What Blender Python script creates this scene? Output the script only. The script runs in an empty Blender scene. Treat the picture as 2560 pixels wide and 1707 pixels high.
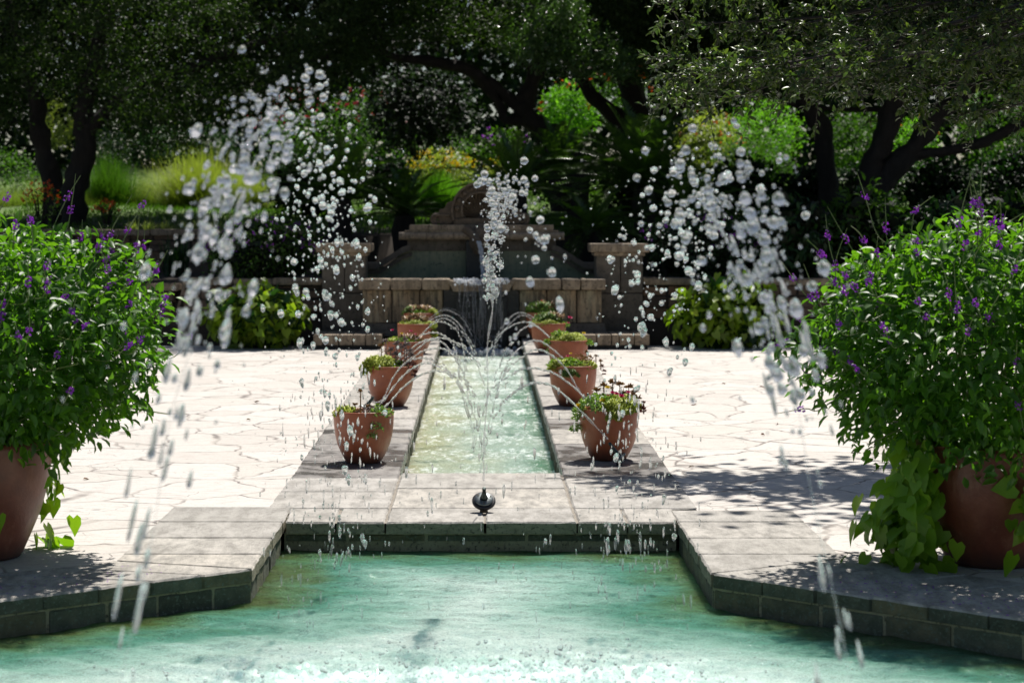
import bpy, bmesh, math, random
import numpy as np
from mathutils import Vector, noise
random.seed(7)
R = np.random.default_rng(11)
scn = bpy.context.scene
COL = scn.collection
F, HX, HY, CH = 4978.0, 1203.0, 550.0, 1.65      # focal length in px, vanishing point, eye height

def PX(x, y, d):                                  # photo pixel at a depth -> metres
    return Vector(((x - HX) * d / F, d, CH - (y - HY) * d / F))

# ------------------------------------------------------------------ objects
def tag(o, label=None, cat=None, group=None, kind=None):
    if label: o['label'] = label
    if cat: o['category'] = cat
    if group: o['group'] = group
    if kind: o['kind'] = kind
    return o
def empty(name, loc=(0, 0, 0), label=None, cat=None, group=None):
    o = bpy.data.objects.new(name, None); COL.objects.link(o); o.location = loc
    o.empty_display_size = .2
    return tag(o, label, cat, group)
def link(name, me, mats, parent=None, smooth=False):
    if not isinstance(mats, (list, tuple)): mats = [mats]
    for m in mats: me.materials.append(m)
    o = bpy.data.objects.new(name, me); COL.objects.link(o)
    if parent is not None:
        o.parent = parent
        o.matrix_parent_inverse.identity()
        # vertices are given in world space: bring them into the parent's
        L = parent.location
        if parent.parent is None and any(abs(c) > 1e-9 for c in L) and not parent.get('_local'):
            n = len(me.vertices); a = np.empty(n * 3, np.float32); me.vertices.foreach_get('co', a)
            a = a.reshape(-1, 3) - np.array(L, np.float32); me.vertices.foreach_set('co', a.ravel())
        elif parent.parent is not None:
            L = parent.parent.location
            n = len(me.vertices); a = np.empty(n * 3, np.float32); me.vertices.foreach_get('co', a)
            a = a.reshape(-1, 3) - np.array(L, np.float32); me.vertices.foreach_set('co', a.ravel())
    if smooth: me.polygons.foreach_set('use_smooth', [True] * len(me.polygons))
    me.update()
    return o
def np_mesh(name, V, Fc, mat_idx=None):           # V (n,3), Fc (m,k)
    V = np.asarray(V, np.float32); Fc = np.asarray(Fc, np.int32)
    me = bpy.data.meshes.new(name); m, k = Fc.shape
    me.vertices.add(len(V)); me.vertices.foreach_set('co', V.ravel())
    me.loops.add(m * k); me.loops.foreach_set('vertex_index', Fc.ravel())
    me.polygons.add(m)
    me.polygons.foreach_set('loop_start', np.arange(0, m * k, k, dtype=np.int32))
    me.polygons.foreach_set('loop_total', np.full(m, k, np.int32))
    if mat_idx is not None: me.polygons.foreach_set('material_index', np.asarray(mat_idx, np.int32))
    me.update(calc_edges=True)
    return me
class MB:                                         # collects shapes into ONE mesh
    def __init__(s): s.v = []; s.f = []; s.m = []
    def add(s, vs, fs, mi=0):
        b = len(s.v); s.v += [tuple(v) for v in vs]
        for f in fs: s.f.append([i + b for i in f]); s.m.append(mi)
    def box(s, x0, x1, y0, y1, z0, z1, mi=0, bev=0.0, jit=0.0):
        if bev > 0:
            b = bev
            bm = bmesh.new(); bmesh.ops.create_cube(bm, size=1)
            for v in bm.verts:
                v.co = Vector(((x0 + x1) / 2 + v.co.x * (x1 - x0), (y0 + y1) / 2 + v.co.y * (y1 - y0), (z0 + z1) / 2 + v.co.z * (z1 - z0)))
                if jit: v.co += Vector((random.uniform(-jit, jit), random.uniform(-jit, jit), random.uniform(-jit, jit)))
            bmesh.ops.bevel(bm, geom=list(bm.edges), offset=b, segments=2, affect='EDGES', profile=.6)
            s.bm(bm, mi); return
        V = [(x, y, z) for z in (z0, z1) for y in (y0, y1) for x in (x0, x1)]
        s.add(V, [(0, 2, 3, 1), (4, 5, 7, 6), (0, 1, 5, 4), (2, 6, 7, 3), (0, 4, 6, 2), (1, 3, 7, 5)], mi)
    def bm(s, bm, mi=0):
        bm.verts.index_update()
        s.add([v.co[:] for v in bm.verts], [[v.index for v in f.verts] for f in bm.faces], mi); bm.free()
    def prism_xz(s, pts, y0, y1, mi=0):           # outline in x,z pushed through y
        n = len(pts)
        V = [(p[0], y0, p[1]) for p in pts] + [(p[0], y1, p[1]) for p in pts]
        fs = [list(range(n)), list(range(2 * n - 1, n - 1, -1))]
        fs += [(i, i + n, (i + 1) % n + n, (i + 1) % n) for i in range(n)]
        s.add(V, fs, mi)
    def lathe(s, prof, c=(0, 0, 0), n=40, mi=0, wob=0.0):
        V = []; fs = []
        for r, z in prof:
            for i in range(n):
                a = 2 * math.pi * i / n
                w = 1 + wob * math.sin(a * 3 + z * 9)
                V.append((c[0] + r * w * math.cos(a), c[1] + r * w * math.sin(a), c[2] + z))
        for j in range(len(prof) - 1):
            for i in range(n):
                k = (i + 1) % n
                fs.append((j * n + i, j * n + k, (j + 1) * n + k, (j + 1) * n + i))
        fs.append(list(range(n - 1, -1, -1))); L = (len(prof) - 1) * n
        fs.append(list(range(L, L + n)))
        s.add(V, fs, mi)
    def tube(s, pts, rads, n=8, mi=0, rough=0.0):
        pts = [Vector(p) for p in pts]; V = []; fs = []
        up = Vector((.13, .21, .97)).normalized()
        for j, p in enumerate(pts):
            t = (pts[min(j + 1, len(pts) - 1)] - pts[max(j - 1, 0)])
            t = t.normalized() if t.length > 1e-9 else Vector((0, 0, 1))
            a = t.cross(up)
            if a.length < .05: a = t.cross(Vector((1, 0, 0)))
            a.normalize(); b = t.cross(a)
            r = rads[j] if hasattr(rads, '__len__') else rads
            for i in range(n):
                q = 2 * math.pi * i / n
                rr = r * (1 + (rough * (noise.noise(Vector((p.x * 4 + math.cos(q), p.y * 4 + math.sin(q), p.z * 4))))) if rough else 1)
                V.append(p + (a * math.cos(q) + b * math.sin(q)) * rr)
        for j in range(len(pts) - 1):
            for i in range(n):
                k = (i + 1) % n
                fs.append((j * n + i, j * n + k, (j + 1) * n + k, (j + 1) * n + i))
        fs.append(list(range(n - 1, -1, -1))); L = (len(pts) - 1) * n
        fs.append(list(range(L, L + n)))
        s.add(V, fs, mi)
    def build(s, name, mats, parent=None, smooth=False):
        me = bpy.data.meshes.new(name); me.from_pydata(s.v, [], s.f)
        me.polygons.foreach_set('material_index', s.m)
        bm = bmesh.new(); bm.from_mesh(me); bmesh.ops.recalc_face_normals(bm, faces=bm.faces); bm.to_mesh(me); bm.free()
        o = link(name, me, mats, parent, smooth)
        return o
def spline(pts, n=6):                              # Catmull-Rom
    P = [Vector(p) for p in pts]; out = []
    for i in range(len(P) - 1):
        p0, p1, p2, p3 = P[max(i - 1, 0)], P[i], P[i + 1], P[min(i + 2, len(P) - 1)]
        for k in range(n):
            t = k / n
            out.append(.5 * ((2 * p1) + (p2 - p0) * t + (2 * p0 - 5 * p1 + 4 * p2 - p3) * t * t + (3 * p1 - p0 - 3 * p2 + p3) * t ** 3))
    out.append(P[-1]); return out
def lerp_r(rs, n):
    return list(np.interp(np.linspace(0, 1, n), np.linspace(0, 1, len(rs)), rs))

# ------------------------------------------------------------------ leaves
def unit(a): return a / np.maximum(np.linalg.norm(a, axis=1, keepdims=True), 1e-9)
T_SIMPLE = (np.array([(0, 0, 0), (.5, .5, .1), (1, 0, -.06), (.5, -.5, .1)], np.float32), np.array([(0, 1, 2), (0, 2, 3)]))
T_OVAL = (np.array([(0, 0, 0), (.3, .42, .10), (.68, .34, .06), (1, 0, -.18), (.68, -.34, .06), (.3, -.42, .10), (.45, 0, -.02)], np.float32),
          np.array([(0, 1, 6), (1, 2, 6), (2, 3, 6), (3, 4, 6), (4, 5, 6), (5, 0, 6)]))
T_HEART = (np.array([(.12, 0, 0), (-.06, .26, .05), (.1, .5, .02), (.45, .46, -.02), (.8, .2, -.12), (1.08, 0, -.24), (.8, -.2, -.12), (.45, -.46, -.02), (.1, -.5, .02), (-.06, -.26, .05), (.5, 0, -.07)], np.float32),
           np.array([(0, 1, 10), (1, 2, 10), (2, 3, 10), (3, 4, 10), (4, 5, 10), (5, 6, 10), (6, 7, 10), (7, 8, 10), (8, 9, 10), (9, 0, 10)]))
T_STUB = (np.array([(0, .5, 0), (0, -.35, .4), (0, -.35, -.4), (1, 0, 0)], np.float32), np.array([(0, 1, 3), (1, 2, 3), (2, 0, 3)]))
T_STRIP = (np.array([(0, .5, 0), (0, -.5, 0), (.55, -.42, .05), (.55, .42, .05), (1, 0, -.12)], np.float32), np.array([(0, 1, 2), (0, 2, 3), (3, 2, 4)]))
def leaves(name, C, A, N, L, W, T, mats, parent=None, mi=None, smooth=False):
    """C centres, A leaf axis, N normal, L length, W width"""
    tv, tf = T; n = len(C); k = len(tv)
    A = unit(A); N = N - (N * A).sum(1, keepdims=True) * A; N = unit(N); B = np.cross(N, A)
    L = np.broadcast_to(L, (n,)); W = np.broadcast_to(W, (n,))
    V = C[:, None, :] + A[:, None, :] * (tv[None, :, 0:1] * L[:, None, None]) + B[:, None, :] * (tv[None, :, 1:2] * W[:, None, None]) \
        + N[:, None, :] * (tv[None, :, 2:3] * L[:, None, None])
    Fc = tf[None] + (np.arange(n) * k)[:, None, None]
    m = None if mi is None else np.repeat(mi, len(tf))
    me = np_mesh(name, V.reshape(-1, 3), Fc.reshape(-1, 3), m)
    return link(name, me, mats, parent, smooth)
def rdir(n): return unit(R.normal(size=(n, 3)))

# ------------------------------------------------------------------ materials
MATS = {}
def newmat(name):
    m = bpy.data.materials.new(name); m.use_nodes = True; nt = m.node_tree; nt.nodes.clear()
    out = nt.nodes.new('ShaderNodeOutputMaterial'); p = nt.nodes.new('ShaderNodeBsdfPrincipled')
    nt.links.new(p.outputs[0], out.inputs[0]); MATS[name] = m
    return m, nt, p, out
def nd(nt, typ, **kw):
    n = nt.nodes.new('ShaderNode' + typ)
    for k, v in kw.items():
        if k in ('operation', 'blend_type', 'data_type', 'feature', 'noise_dimensions', 'distance', 'wave_type', 'bands_direction', 'musgrave_type'): setattr(n, k, v)
        else: n.inputs[k].default_value = v
    return n
def ramp(nt, fac, stops):
    r = nt.nodes.new('ShaderNodeValToRGB'); cr = r.color_ramp
    while len(cr.elements) < len(stops): cr.elements.new(.5)
    for e, (p, c) in zip(cr.elements, stops):
        e.position = p; e.color = (*c, 1) if len(c) == 3 else c
    nt.links.new(fac, r.inputs[0]); return r.outputs[0]
def g(v): return (v, v, v)
def coords(nt, kind='pos', scale=(1, 1, 1)):
    if kind == 'pos': s = nt.nodes.new('ShaderNodeNewGeometry').outputs['Position']
    else: s = nt.nodes.new('ShaderNodeTexCoord').outputs['Object']
    mp = nt.nodes.new('ShaderNodeMapping'); mp.inputs['Scale'].default_value = scale
    nt.links.new(s, mp.inputs[0]); return mp.outputs[0]
def noi(nt, co, scale, detail=4, rough=.6, out='Fac', dist=0):
    n = nd(nt, 'TexNoise', Scale=scale, Detail=detail, Roughness=rough, Distortion=dist); nt.links.new(co, n.inputs['Vector']); return n.outputs[out]
def mix(nt, f, a, b, mode='MIX'):
    n = nt.nodes.new('ShaderNodeMix'); n.data_type = 'RGBA'; n.blend_type = mode
    for i, v in ((0, f), (6, a), (7, b)):
        if isinstance(v, (int, float)): n.inputs[i].default_value = v
        elif isinstance(v, tuple): n.inputs[i].default_value = (*v, 1) if len(v) == 3 else v
        else: nt.links.new(v, n.inputs[i])
    return n.outputs[2]
def mth(nt, op, a, b=None):
    n = nt.nodes.new('ShaderNodeMath'); n.operation = op
    for i, v in ((0, a), (1, b)):
        if v is None: continue
        if isinstance(v, (int, float)): n.inputs[i].default_value = v
        else: nt.links.new(v, n.inputs[i])
    return n.outputs[0]
def bump(nt, p, h, strength=.4, dist=.01):
    b = nd(nt, 'Bump', Strength=strength, Distance=dist); nt.links.new(h, b.inputs['Height']); nt.links.new(b.outputs[0], p.inputs['Normal']); return b

def leafmat(name, cols, trans=.35, rough=.4, tcol=None, spec=.5):
    m, nt, p, out = newmat(name)
    gi = nt.nodes.new('ShaderNodeNewGeometry').outputs['Random Per Island']
    n = len(cols); st = [(i / max(n - 1, 1), c) for i, c in enumerate(cols)]
    c = ramp(nt, gi, st)
    big = noi(nt, coords(nt, 'pos'), .9, 2)
    c = mix(nt, ramp(nt, big, [(.3, g(0)), (.7, g(.45))]), c, (cols[0][0] * .7, cols[0][1] * .7, cols[0][2] * .7))
    nt.links.new(c, p.inputs['Base Color'])
    p.inputs['Roughness'].default_value = rough; p.inputs['Specular IOR Level'].default_value = spec
    if trans > 0:
        t = nt.nodes.new('ShaderNodeBsdfTranslucent')
        tc = mix(nt, 1.0, c, tcol or (1.5, 1.9, .5), 'MULTIPLY'); nt.links.new(tc, t.inputs[0])
        mx = nt.nodes.new('ShaderNodeMixShader'); mx.inputs[0].default_value = trans
        nt.links.new(p.outputs[0], mx.inputs[1]); nt.links.new(t.outputs[0], mx.inputs[2]); nt.links.new(mx.outputs[0], out.inputs[0])
    return m
def plain(name, c, rough=.5, var=.25, scale=20, metal=0, bmp=.2, kind='obj'):
    m, nt, p, out = newmat(name); co = coords(nt, kind)
    f = noi(nt, co, scale, 5)
    lo = tuple(x * (1 - var) for x in c); hi = tuple(min(1, x * (1 + var)) for x in c)
    nt.links.new(ramp(nt, f, [(.3, lo), (.7, hi)]), p.inputs['Base Color'])
    p.inputs['Roughness'].default_value = rough; p.inputs['Metallic'].default_value = metal
    if bmp: bump(nt, p, noi(nt, co, scale * 3, 4), bmp, .004)
    return m

def flagstone():
    m, nt, p, out = newmat('flagstone paving'); pos = coords(nt, 'pos')
    d = noi(nt, pos, 2.2, 3, .6, 'Color'); 
    vm = nt.nodes.new('ShaderNodeVectorMath'); vm.operation = 'SCALE'; nt.links.new(d, vm.inputs[0]); vm.inputs['Scale'].default_value = .28
    va = nt.nodes.new('ShaderNodeVectorMath'); va.operation = 'ADD'; nt.links.new(pos, va.inputs[0]); nt.links.new(vm.outputs[0], va.inputs[1])
    mp = nt.nodes.new('ShaderNodeMapping'); mp.inputs['Scale'].default_value = (.9, .95, .0); mp.inputs['Rotation'].default_value = (0, 0, .5); nt.links.new(va.outputs[0], mp.inputs[0])
    ve = nd(nt, 'TexVoronoi', feature='DISTANCE_TO_EDGE', Scale=1.8, Randomness=1.0); nt.links.new(mp.outputs[0], ve.inputs['Vector'])
    vc = nd(nt, 'TexVoronoi', feature='F1', Scale=1.8, Randomness=1.0); nt.links.new(mp.outputs[0], vc.inputs['Vector'])
    sep = nt.nodes.new('ShaderNodeSeparateColor'); nt.links.new(vc.outputs['Color'], sep.inputs[0])
    stone = ramp(nt, sep.outputs[0], [(0, (.50, .465, .42)), (.35, (.54, .505, .46)), (.65, (.57, .54, .50)), (1, (.52, .49, .44))])
    streak = noi(nt, coords(nt, 'pos', (2.2, 9, 1)), 3.2, 6, .7)
    stone = mix(nt, ramp(nt, streak, [(.48, g(0)), (.68, g(.7))]), stone, (.36, .31, .28))
    pit = noi(nt, coords(nt, 'pos', (3, 5, 1)), 14, 4, .7)
    stone = mix(nt, ramp(nt, pit, [(.57, g(0)), (.68, g(.75))]), stone, (.22, .19, .17))
    # joints: sanded mortar between the stones, open and dark here and there
    wv = noi(nt, pos, 2.6, 2)
    joint = ramp(nt, ve.outputs['Distance'], [(.012, g(1)), (.030, g(0))])
    gap = ramp(nt, ve.outputs['Distance'], [(.006, g(1)), (.020, g(0))])
    dark = ramp(nt, wv, [(.42, g(.10)), (.58, g(.85))])
    c = mix(nt, mth(nt, 'MULTIPLY', joint, .5), stone, (.36, .32, .28))
    c = mix(nt, mth(nt, 'MULTIPLY', gap, dark), c, (.12, .10, .09))
    # cracks
    cr = nd(nt, 'TexVoronoi', feature='DISTANCE_TO_EDGE', Scale=3.3, Randomness=1.0); nt.links.new(va.outputs[0], cr.inputs['Vector'])
    cf = mth(nt, 'MULTIPLY', ramp(nt, cr.outputs['Distance'], [(.004, g(1)), (.014, g(0))]), ramp(nt, noi(nt, pos, 1.7, 2), [(.55, g(0)), (.62, g(.8))]))
    c = mix(nt, cf, c, (.14, .12, .11))
    nt.links.new(c, p.inputs['Base Color']); p.inputs['Roughness'].default_value = .75
    h = mth(nt, 'SUBTRACT', mth(nt, 'MULTIPLY', pit, -.5), mth(nt, 'MULTIPLY', gap, 1.0))
    h = mth(nt, 'ADD', h, mth(nt, 'MULTIPLY', streak, .8))
    bump(nt, p, h, .5, .012); return m
def copestone(name, cols, stain, wet=False, rough=.7, fine=1.0):
    m, nt, p, out = newmat(name)
    gi = nt.nodes.new('ShaderNodeNewGeometry').outputs['Random Per Island']
    c = ramp(nt, gi, [(i / (len(cols) - 1), k) for i, k in enumerate(cols)])
    s1 = noi(nt, coords(nt, 'pos', (2.8, 1.1, 3)), 3.4 * fine, 9, .78)
    c = mix(nt, ramp(nt, s1, [(.42, g(0)), (.60, g(.95))]), c, stain)
    s2 = noi(nt, coords(nt, 'pos', (8, 3.5, 9)), 6 * fine, 5, .75)
    c = mix(nt, ramp(nt, s2, [(.60, g(0)), (.70, g(.85))]), c, tuple(x * .25 for x in stain))
    s3 = noi(nt, coords(nt, 'pos'), .9, 3)
    c = mix(nt, ramp(nt, s3, [(.40, g(0)), (.75, g(.5))]), c, tuple(x * 1.0 for x in stain))
    nt.links.new(c, p.inputs['Base Color'])
    if wet:
        w = noi(nt, coords(nt, 'pos'), 2.5, 4, .6)
        nt.links.new(ramp(nt, w, [(.42, g(.16)), (.56, g(.7))]), p.inputs['Roughness'])
        nt.links.new(mix(nt, ramp(nt, w, [(.42, g(.6)), (.56, g(0))]), c, (.10, .095, .09)), p.inputs['Base Color'])
    else: p.inputs['Roughness'].default_value = rough
    bump(nt, p, mth(nt, 'ADD', s1, mth(nt, 'MULTIPLY', s2, .7)), .7, .012); return m
def stone(name, cols, sc=(1, 1, 1), scale=6, streak=0, dirt=(.02, .02, .015), rough=.8, island=False, bmp=.6):
    m, nt, p, out = newmat(name); pos = coords(nt, 'pos', sc)
    f = noi(nt, pos, scale, 6, .65)
    c = ramp(nt, f, [(.25 + .5 * i / (len(cols) - 1), k) for i, k in enumerate(cols)])
    if island:
        gi = nt.nodes.new('ShaderNodeNewGeometry').outputs['Random Per Island']
        c = mix(nt, 1.0, c, ramp(nt, gi, [(0, g(.55)), (.5, g(1)), (1, (1.3, 1.1, .9))]), 'MULTIPLY')
    if streak:
        s = noi(nt, coords(nt, 'pos', (9, 9, .9)), 2.2, 6, .7)
        c = mix(nt, ramp(nt, s, [(.42, g(0)), (.62, g(streak))]), c, dirt)
    f2 = noi(nt, coords(nt, 'pos'), scale * 5, 4, .7)
    c = mix(nt, ramp(nt, f2, [(.54, g(0)), (.66, g(.8))]), c, dirt)
    nt.links.new(c, p.inputs['Base Color']); p.inputs['Roughness'].default_value = rough
    bump(nt, p, mth(nt, 'ADD', f, f2), bmp, .02); return m

SK = [None]
def skin(nt, p, out, c, foamf):
    """water body lit as a level body, with a rippled mirror skin over it"""
    up = nt.nodes.new('ShaderNodeCombineXYZ'); up.inputs[2].default_value = 1
    d = nt.nodes.new('ShaderNodeSubsurfaceScattering'); d.falloff = 'BURLEY'; nt.links.new(c, d.inputs[0]); SK.append(d)
    d.inputs['Scale'].default_value = .16; d.inputs['Radius'].default_value = (.7, 1, 1)
    gl = nt.nodes.new('ShaderNodeBsdfGlossy'); gl.inputs['Roughness'].default_value = .04
    fr = nt.nodes.new('ShaderNodeFresnel'); fr.inputs[0].default_value = 1.42
    mx = nt.nodes.new('ShaderNodeMixShader'); nt.links.new(fr.outputs[0], mx.inputs[0]); nt.links.new(d.outputs[0], mx.inputs[1]); nt.links.new(gl.outputs[0], mx.inputs[2])
    nt.links.new(mx.outputs[0], out.inputs[0])
    class P:                                       # bump goes to both the mirror and its fresnel
        class _I(dict):
            pass
    rr = nt.nodes.new('NodeReroute'); nt.links.new(rr.outputs[0], gl.inputs['Normal']); nt.links.new(rr.outputs[0], fr.inputs['Normal'])
    P.inputs = {'Normal': rr.inputs[0]}; SK[0] = P
def watermat_basin():
    m, nt, p, out = newmat('basin water'); pos = coords(nt, 'pos')
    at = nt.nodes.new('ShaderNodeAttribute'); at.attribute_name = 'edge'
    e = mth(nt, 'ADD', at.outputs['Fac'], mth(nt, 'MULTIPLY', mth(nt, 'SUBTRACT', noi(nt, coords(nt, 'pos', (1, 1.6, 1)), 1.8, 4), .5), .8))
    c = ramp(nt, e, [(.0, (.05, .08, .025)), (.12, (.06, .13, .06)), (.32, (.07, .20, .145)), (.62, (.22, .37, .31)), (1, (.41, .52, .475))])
    fm = nt.nodes.new('ShaderNodeAttribute'); fm.attribute_name = 'foam'
    fn = noi(nt, coords(nt, 'pos', (1, .7, 1)), 30, 5, .7)
    ff = mth(nt, 'ADD', fn, mth(nt, 'MULTIPLY', fm.outputs['Fac'], .12))
    c = mix(nt, ramp(nt, ff, [(.70, g(0)), (.84, g(.85))]), c, (.80, .86, .86))  # white flecks: foam, with sun sparkle put into the same colour
    nt.links.new(c, p.inputs['Base Color']); p.inputs['Roughness'].default_value = .045; p.inputs['IOR'].default_value = 1.33
    skin(nt, p, out, c, ramp(nt, ff, [(.70, g(0)), (.84, g(1))]))
    w1 = noi(nt, coords(nt, 'pos', (2.6, 3.4, 1)), 5, 3, .6, dist=.6)
    w2 = noi(nt, coords(nt, 'pos', (1, 1, 1)), 34, 3, .7)
    h = mth(nt, 'ADD', mth(nt, 'MULTIPLY', w1, 2.6), mth(nt, 'MULTIPLY', mth(nt, 'MULTIPLY', w2, mth(nt, 'ADD', fm.outputs['Fac'], .20)), 2.0))
    bump(nt, SK[0], h, .9, .03)
    w3 = noi(nt, coords(nt, 'pos', (1.5, 1.8, 1)), 9, 4, .6, dist=.4)
    b2 = nd(nt, 'Bump', Strength=.9, Distance=.045); nt.links.new(w3, b2.inputs['Height']); nt.links.new(b2.outputs[0], SK[-1].inputs['Normal']); return m
def watermat_channel():
    m, nt, p, out = newmat('channel water'); pos = coords(nt, 'pos')
    f = noi(nt, coords(nt, 'pos', (.8, .5, 1)), 2.2, 4)
    sx = nt.nodes.new('ShaderNodeSeparateXYZ'); nt.links.new(pos, sx.inputs[0])
    side = mth(nt, 'ADD', mth(nt, 'MULTIPLY', sx.outputs[0], .75), f)
    c = ramp(nt, side, [(.12, (.31, .33, .20)), (.42, (.33, .39, .30)), (.70, (.27, .36, .30)), (.92, (.10, .20, .13))])
    y = mth(nt, 'MULTIPLY', sx.outputs[1], 1.9)
    wob = noi(nt, coords(nt, 'pos', (3.2, .6, 1)), 1.6, 5, .7)
    s = mth(nt, 'SINE', mth(nt, 'MULTIPLY', mth(nt, 'ADD', y, mth(nt, 'MULTIPLY', wob, 3.0)), 6.2832 / 2))
    fn = noi(nt, coords(nt, 'pos', (1.4, 1, 1)), 12, 6, .75)
    ff = mth(nt, 'ADD', fn, mth(nt, 'MULTIPLY', s, .05))
    far = mth(nt, 'MULTIPLY', mth(nt, 'SUBTRACT', sx.outputs[1], 13), .009)
    ff = mth(nt, 'ADD', ff, far)
    c = mix(nt, ramp(nt, ff, [(.53, g(0)), (.72, g(.85))]), c, (.84, .89, .86))
    nt.links.new(c, p.inputs['Base Color']); p.inputs['Roughness'].default_value = .09; p.inputs['IOR'].default_value = 1.33
    w = noi(nt, coords(nt, 'pos', (2.2, 1.6, 1)), 9, 5, .7)
    skin(nt, p, out, c, ff)
    bump(nt, SK[0], mth(nt, 'ADD', w, mth(nt, 'MULTIPLY', ff, .8)), .9, .03); return m
def dropmat(name, white=.3, clear=.15):
    m, nt, p, out = newmat(name)
    p.inputs['Base Color'].default_value = (1, 1, 1, 1); p.inputs['Roughness'].default_value = .02
    p.inputs['IOR'].default_value = 1.33; p.inputs['Transmission Weight'].default_value = 1.0
    bump(nt, p, noi(nt, coords(nt, 'pos'), 45, 2), .35, .006)
    d = nt.nodes.new('ShaderNodeBsdfTranslucent'); d.inputs[0].default_value = (.93, .96, 1, 1)
    d2 = nt.nodes.new('ShaderNodeBsdfDiffuse'); d2.inputs[0].default_value = (.9, .93, .97, 1)
    a = nt.nodes.new('ShaderNodeMixShader'); a.inputs[0].default_value = .5
    nt.links.new(d.outputs[0], a.inputs[1]); nt.links.new(d2.outputs[0], a.inputs[2])
    mx = nt.nodes.new('ShaderNodeMixShader'); mx.inputs[0].default_value = white
    nt.links.new(p.outputs[0], mx.inputs[1]); nt.links.new(a.outputs[0], mx.inputs[2])
    tr = nt.nodes.new('ShaderNodeBsdfTransparent'); m2 = nt.nodes.new('ShaderNodeMixShader'); m2.inputs[0].default_value = clear
    nt.links.new(mx.outputs[0], m2.inputs[1]); nt.links.new(tr.outputs[0], m2.inputs[2]); nt.links.new(m2.outputs[0], out.inputs[0])
    return m
def terracotta(name, c1, c2, c3, moss=.0):
    m, nt, p, out = newmat(name); co = coords(nt, 'obj')
    f = noi(nt, co, 5, 6, .6); f2 = noi(nt, coords(nt, 'obj', (1, 1, .35)), 9, 6, .7); f3 = noi(nt, co, 60, 3)
    c = ramp(nt, f, [(.3, c1), (.5, c2), (.72, c3)])
    c = mix(nt, ramp(nt, f2, [(.54, g(0)), (.74, g(.4))]), c, (.48, .27, .18))
    c = mix(nt, ramp(nt, f3, [(.58, g(0)), (.75, g(.35))]), c, (.10, .04, .025))
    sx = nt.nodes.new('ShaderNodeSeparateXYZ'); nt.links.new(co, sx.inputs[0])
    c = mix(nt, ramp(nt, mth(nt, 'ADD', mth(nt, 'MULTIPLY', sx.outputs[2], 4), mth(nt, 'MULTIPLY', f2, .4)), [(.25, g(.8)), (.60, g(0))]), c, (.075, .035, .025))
    nt.links.new(c, p.inputs['Base Color']); p.inputs['Roughness'].default_value = .62
    bump(nt, p, mth(nt, 'ADD', f2, f3), .35, .004); return m

M_flag = flagstone()
M_cope = copestone('worn coping stone', [(.40, .38, .345), (.50, .465, .415), (.44, .415, .38), (.54, .495, .43)], (.22, .205, .18))
M_cope_wet = copestone('wet coping stone', [(.27, .25, .23), (.31, .285, .25)], (.15, .135, .125), wet=True)
M_facing = stone('mossy shade toned slab edge', [(.17, .165, .11), (.30, .27, .19), (.42, .37, .27)], sc=(1, 1, 3), scale=9, dirt=(.045, .055, .035))  # moss, with shade of the upright slab sides put into the colour
M_brick = stone('algae and shade dark block', [(.05, .065, .04), (.11, .12, .08), (.19, .18, .12)], scale=12, island=True, dirt=(.17, .22, .17))  # algae, with shade on these pool-side faces put into the tone
M_mortar = stone('mossy mortar', [(.28, .25, .15), (.42, .38, .25)], scale=10)
M_bed = stone('pale joint mortar', [(.22, .19, .15), (.34, .30, .25)], scale=12)
M_chwall = stone('mossy channel lining', [(.05, .055, .03), (.11, .11, .06), (.20, .19, .13)], sc=(1, 1, 3), scale=9, streak=.6, dirt=(.02, .03, .012))
M_basinwater = watermat_basin(); M_chwater = watermat_channel()
M_drop = dropmat('splashing water', .14, .10); M_stream = dropmat('clear water stream', .16, .25)
M_drop_near = dropmat('near splashing water', .15, .06); M_thread = dropmat('rising water thread', .2, .78); M_foam = dropmat('foaming water', .75, .0)
M_wall_dark = stone('weathered cut stone', [(.075, .065, .052), (.13, .11, .085), (.19, .16, .125)], scale=4, streak=.22, dirt=(.025, .02, .014))
M_cope_dark = stone('weathered cap stone', [(.16, .125, .085), (.31, .24, .165), (.42, .34, .24)], scale=6, streak=.4, dirt=(.04, .03, .02))
M_panel = stone('stained front slab', [(.22, .17, .10), (.37, .27, .165), (.38, .33, .22), (.27, .28, .19)], sc=(1.6, 1, .3), scale=4, streak=.85, dirt=(.045, .04, .03), bmp=.5)
M_stucco = stone('green tinged stucco', [(.17, .20, .13), (.24, .26, .17), (.28, .28, .19)], scale=3, streak=.35, dirt=(.05, .09, .065), bmp=.2)
M_carve = stone('carved brown stone', [(.07, .05, .034), (.12, .09, .06), (.18, .135, .095)], scale=9, dirt=(.03, .02, .014))
M_black = stone('wet and shadow black stone', [(.01, .012, .012), (.022, .026, .025)], scale=8, rough=.25)  # wet cascade stone; also stands in for shadow under the step lip
M_rubble = stone('rubble stone', [(.08, .055, .038), (.14, .095, .065), (.20, .145, .10)], scale=7, island=True, dirt=(.025, .018, .012))
M_joint = stone('dark joint', [(.012, .01, .008), (.025, .02, .015)], scale=10)
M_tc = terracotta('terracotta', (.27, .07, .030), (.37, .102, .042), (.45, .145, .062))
M_tc2 = terracotta('weathered shade toned terracotta', (.13, .032, .02), (.20, .055, .03), (.27, .10, .06))  # weathered red, with shade on the right planter put into the colour
for _m in (M_tc, M_tc2): _m.node_tree.nodes['Principled BSDF'].inputs['Roughness'].default_value = .42
M_soil = plain('potting soil', (.03, .02, .013), .9, .4, 60)
M_bark = stone('dark oak bark', [(.008, .007, .006), (.018, .014, .011), (.034, .028, .023)], sc=(1, 1, .4), scale=11, bmp=1)
M_bronze = plain('aged bronze', (.05, .065, .06), .35, .5, 30, metal=.8)
M_bronze_lt = plain('worn bronze', (.16, .18, .18), .38, .4, 40, metal=.6)
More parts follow.
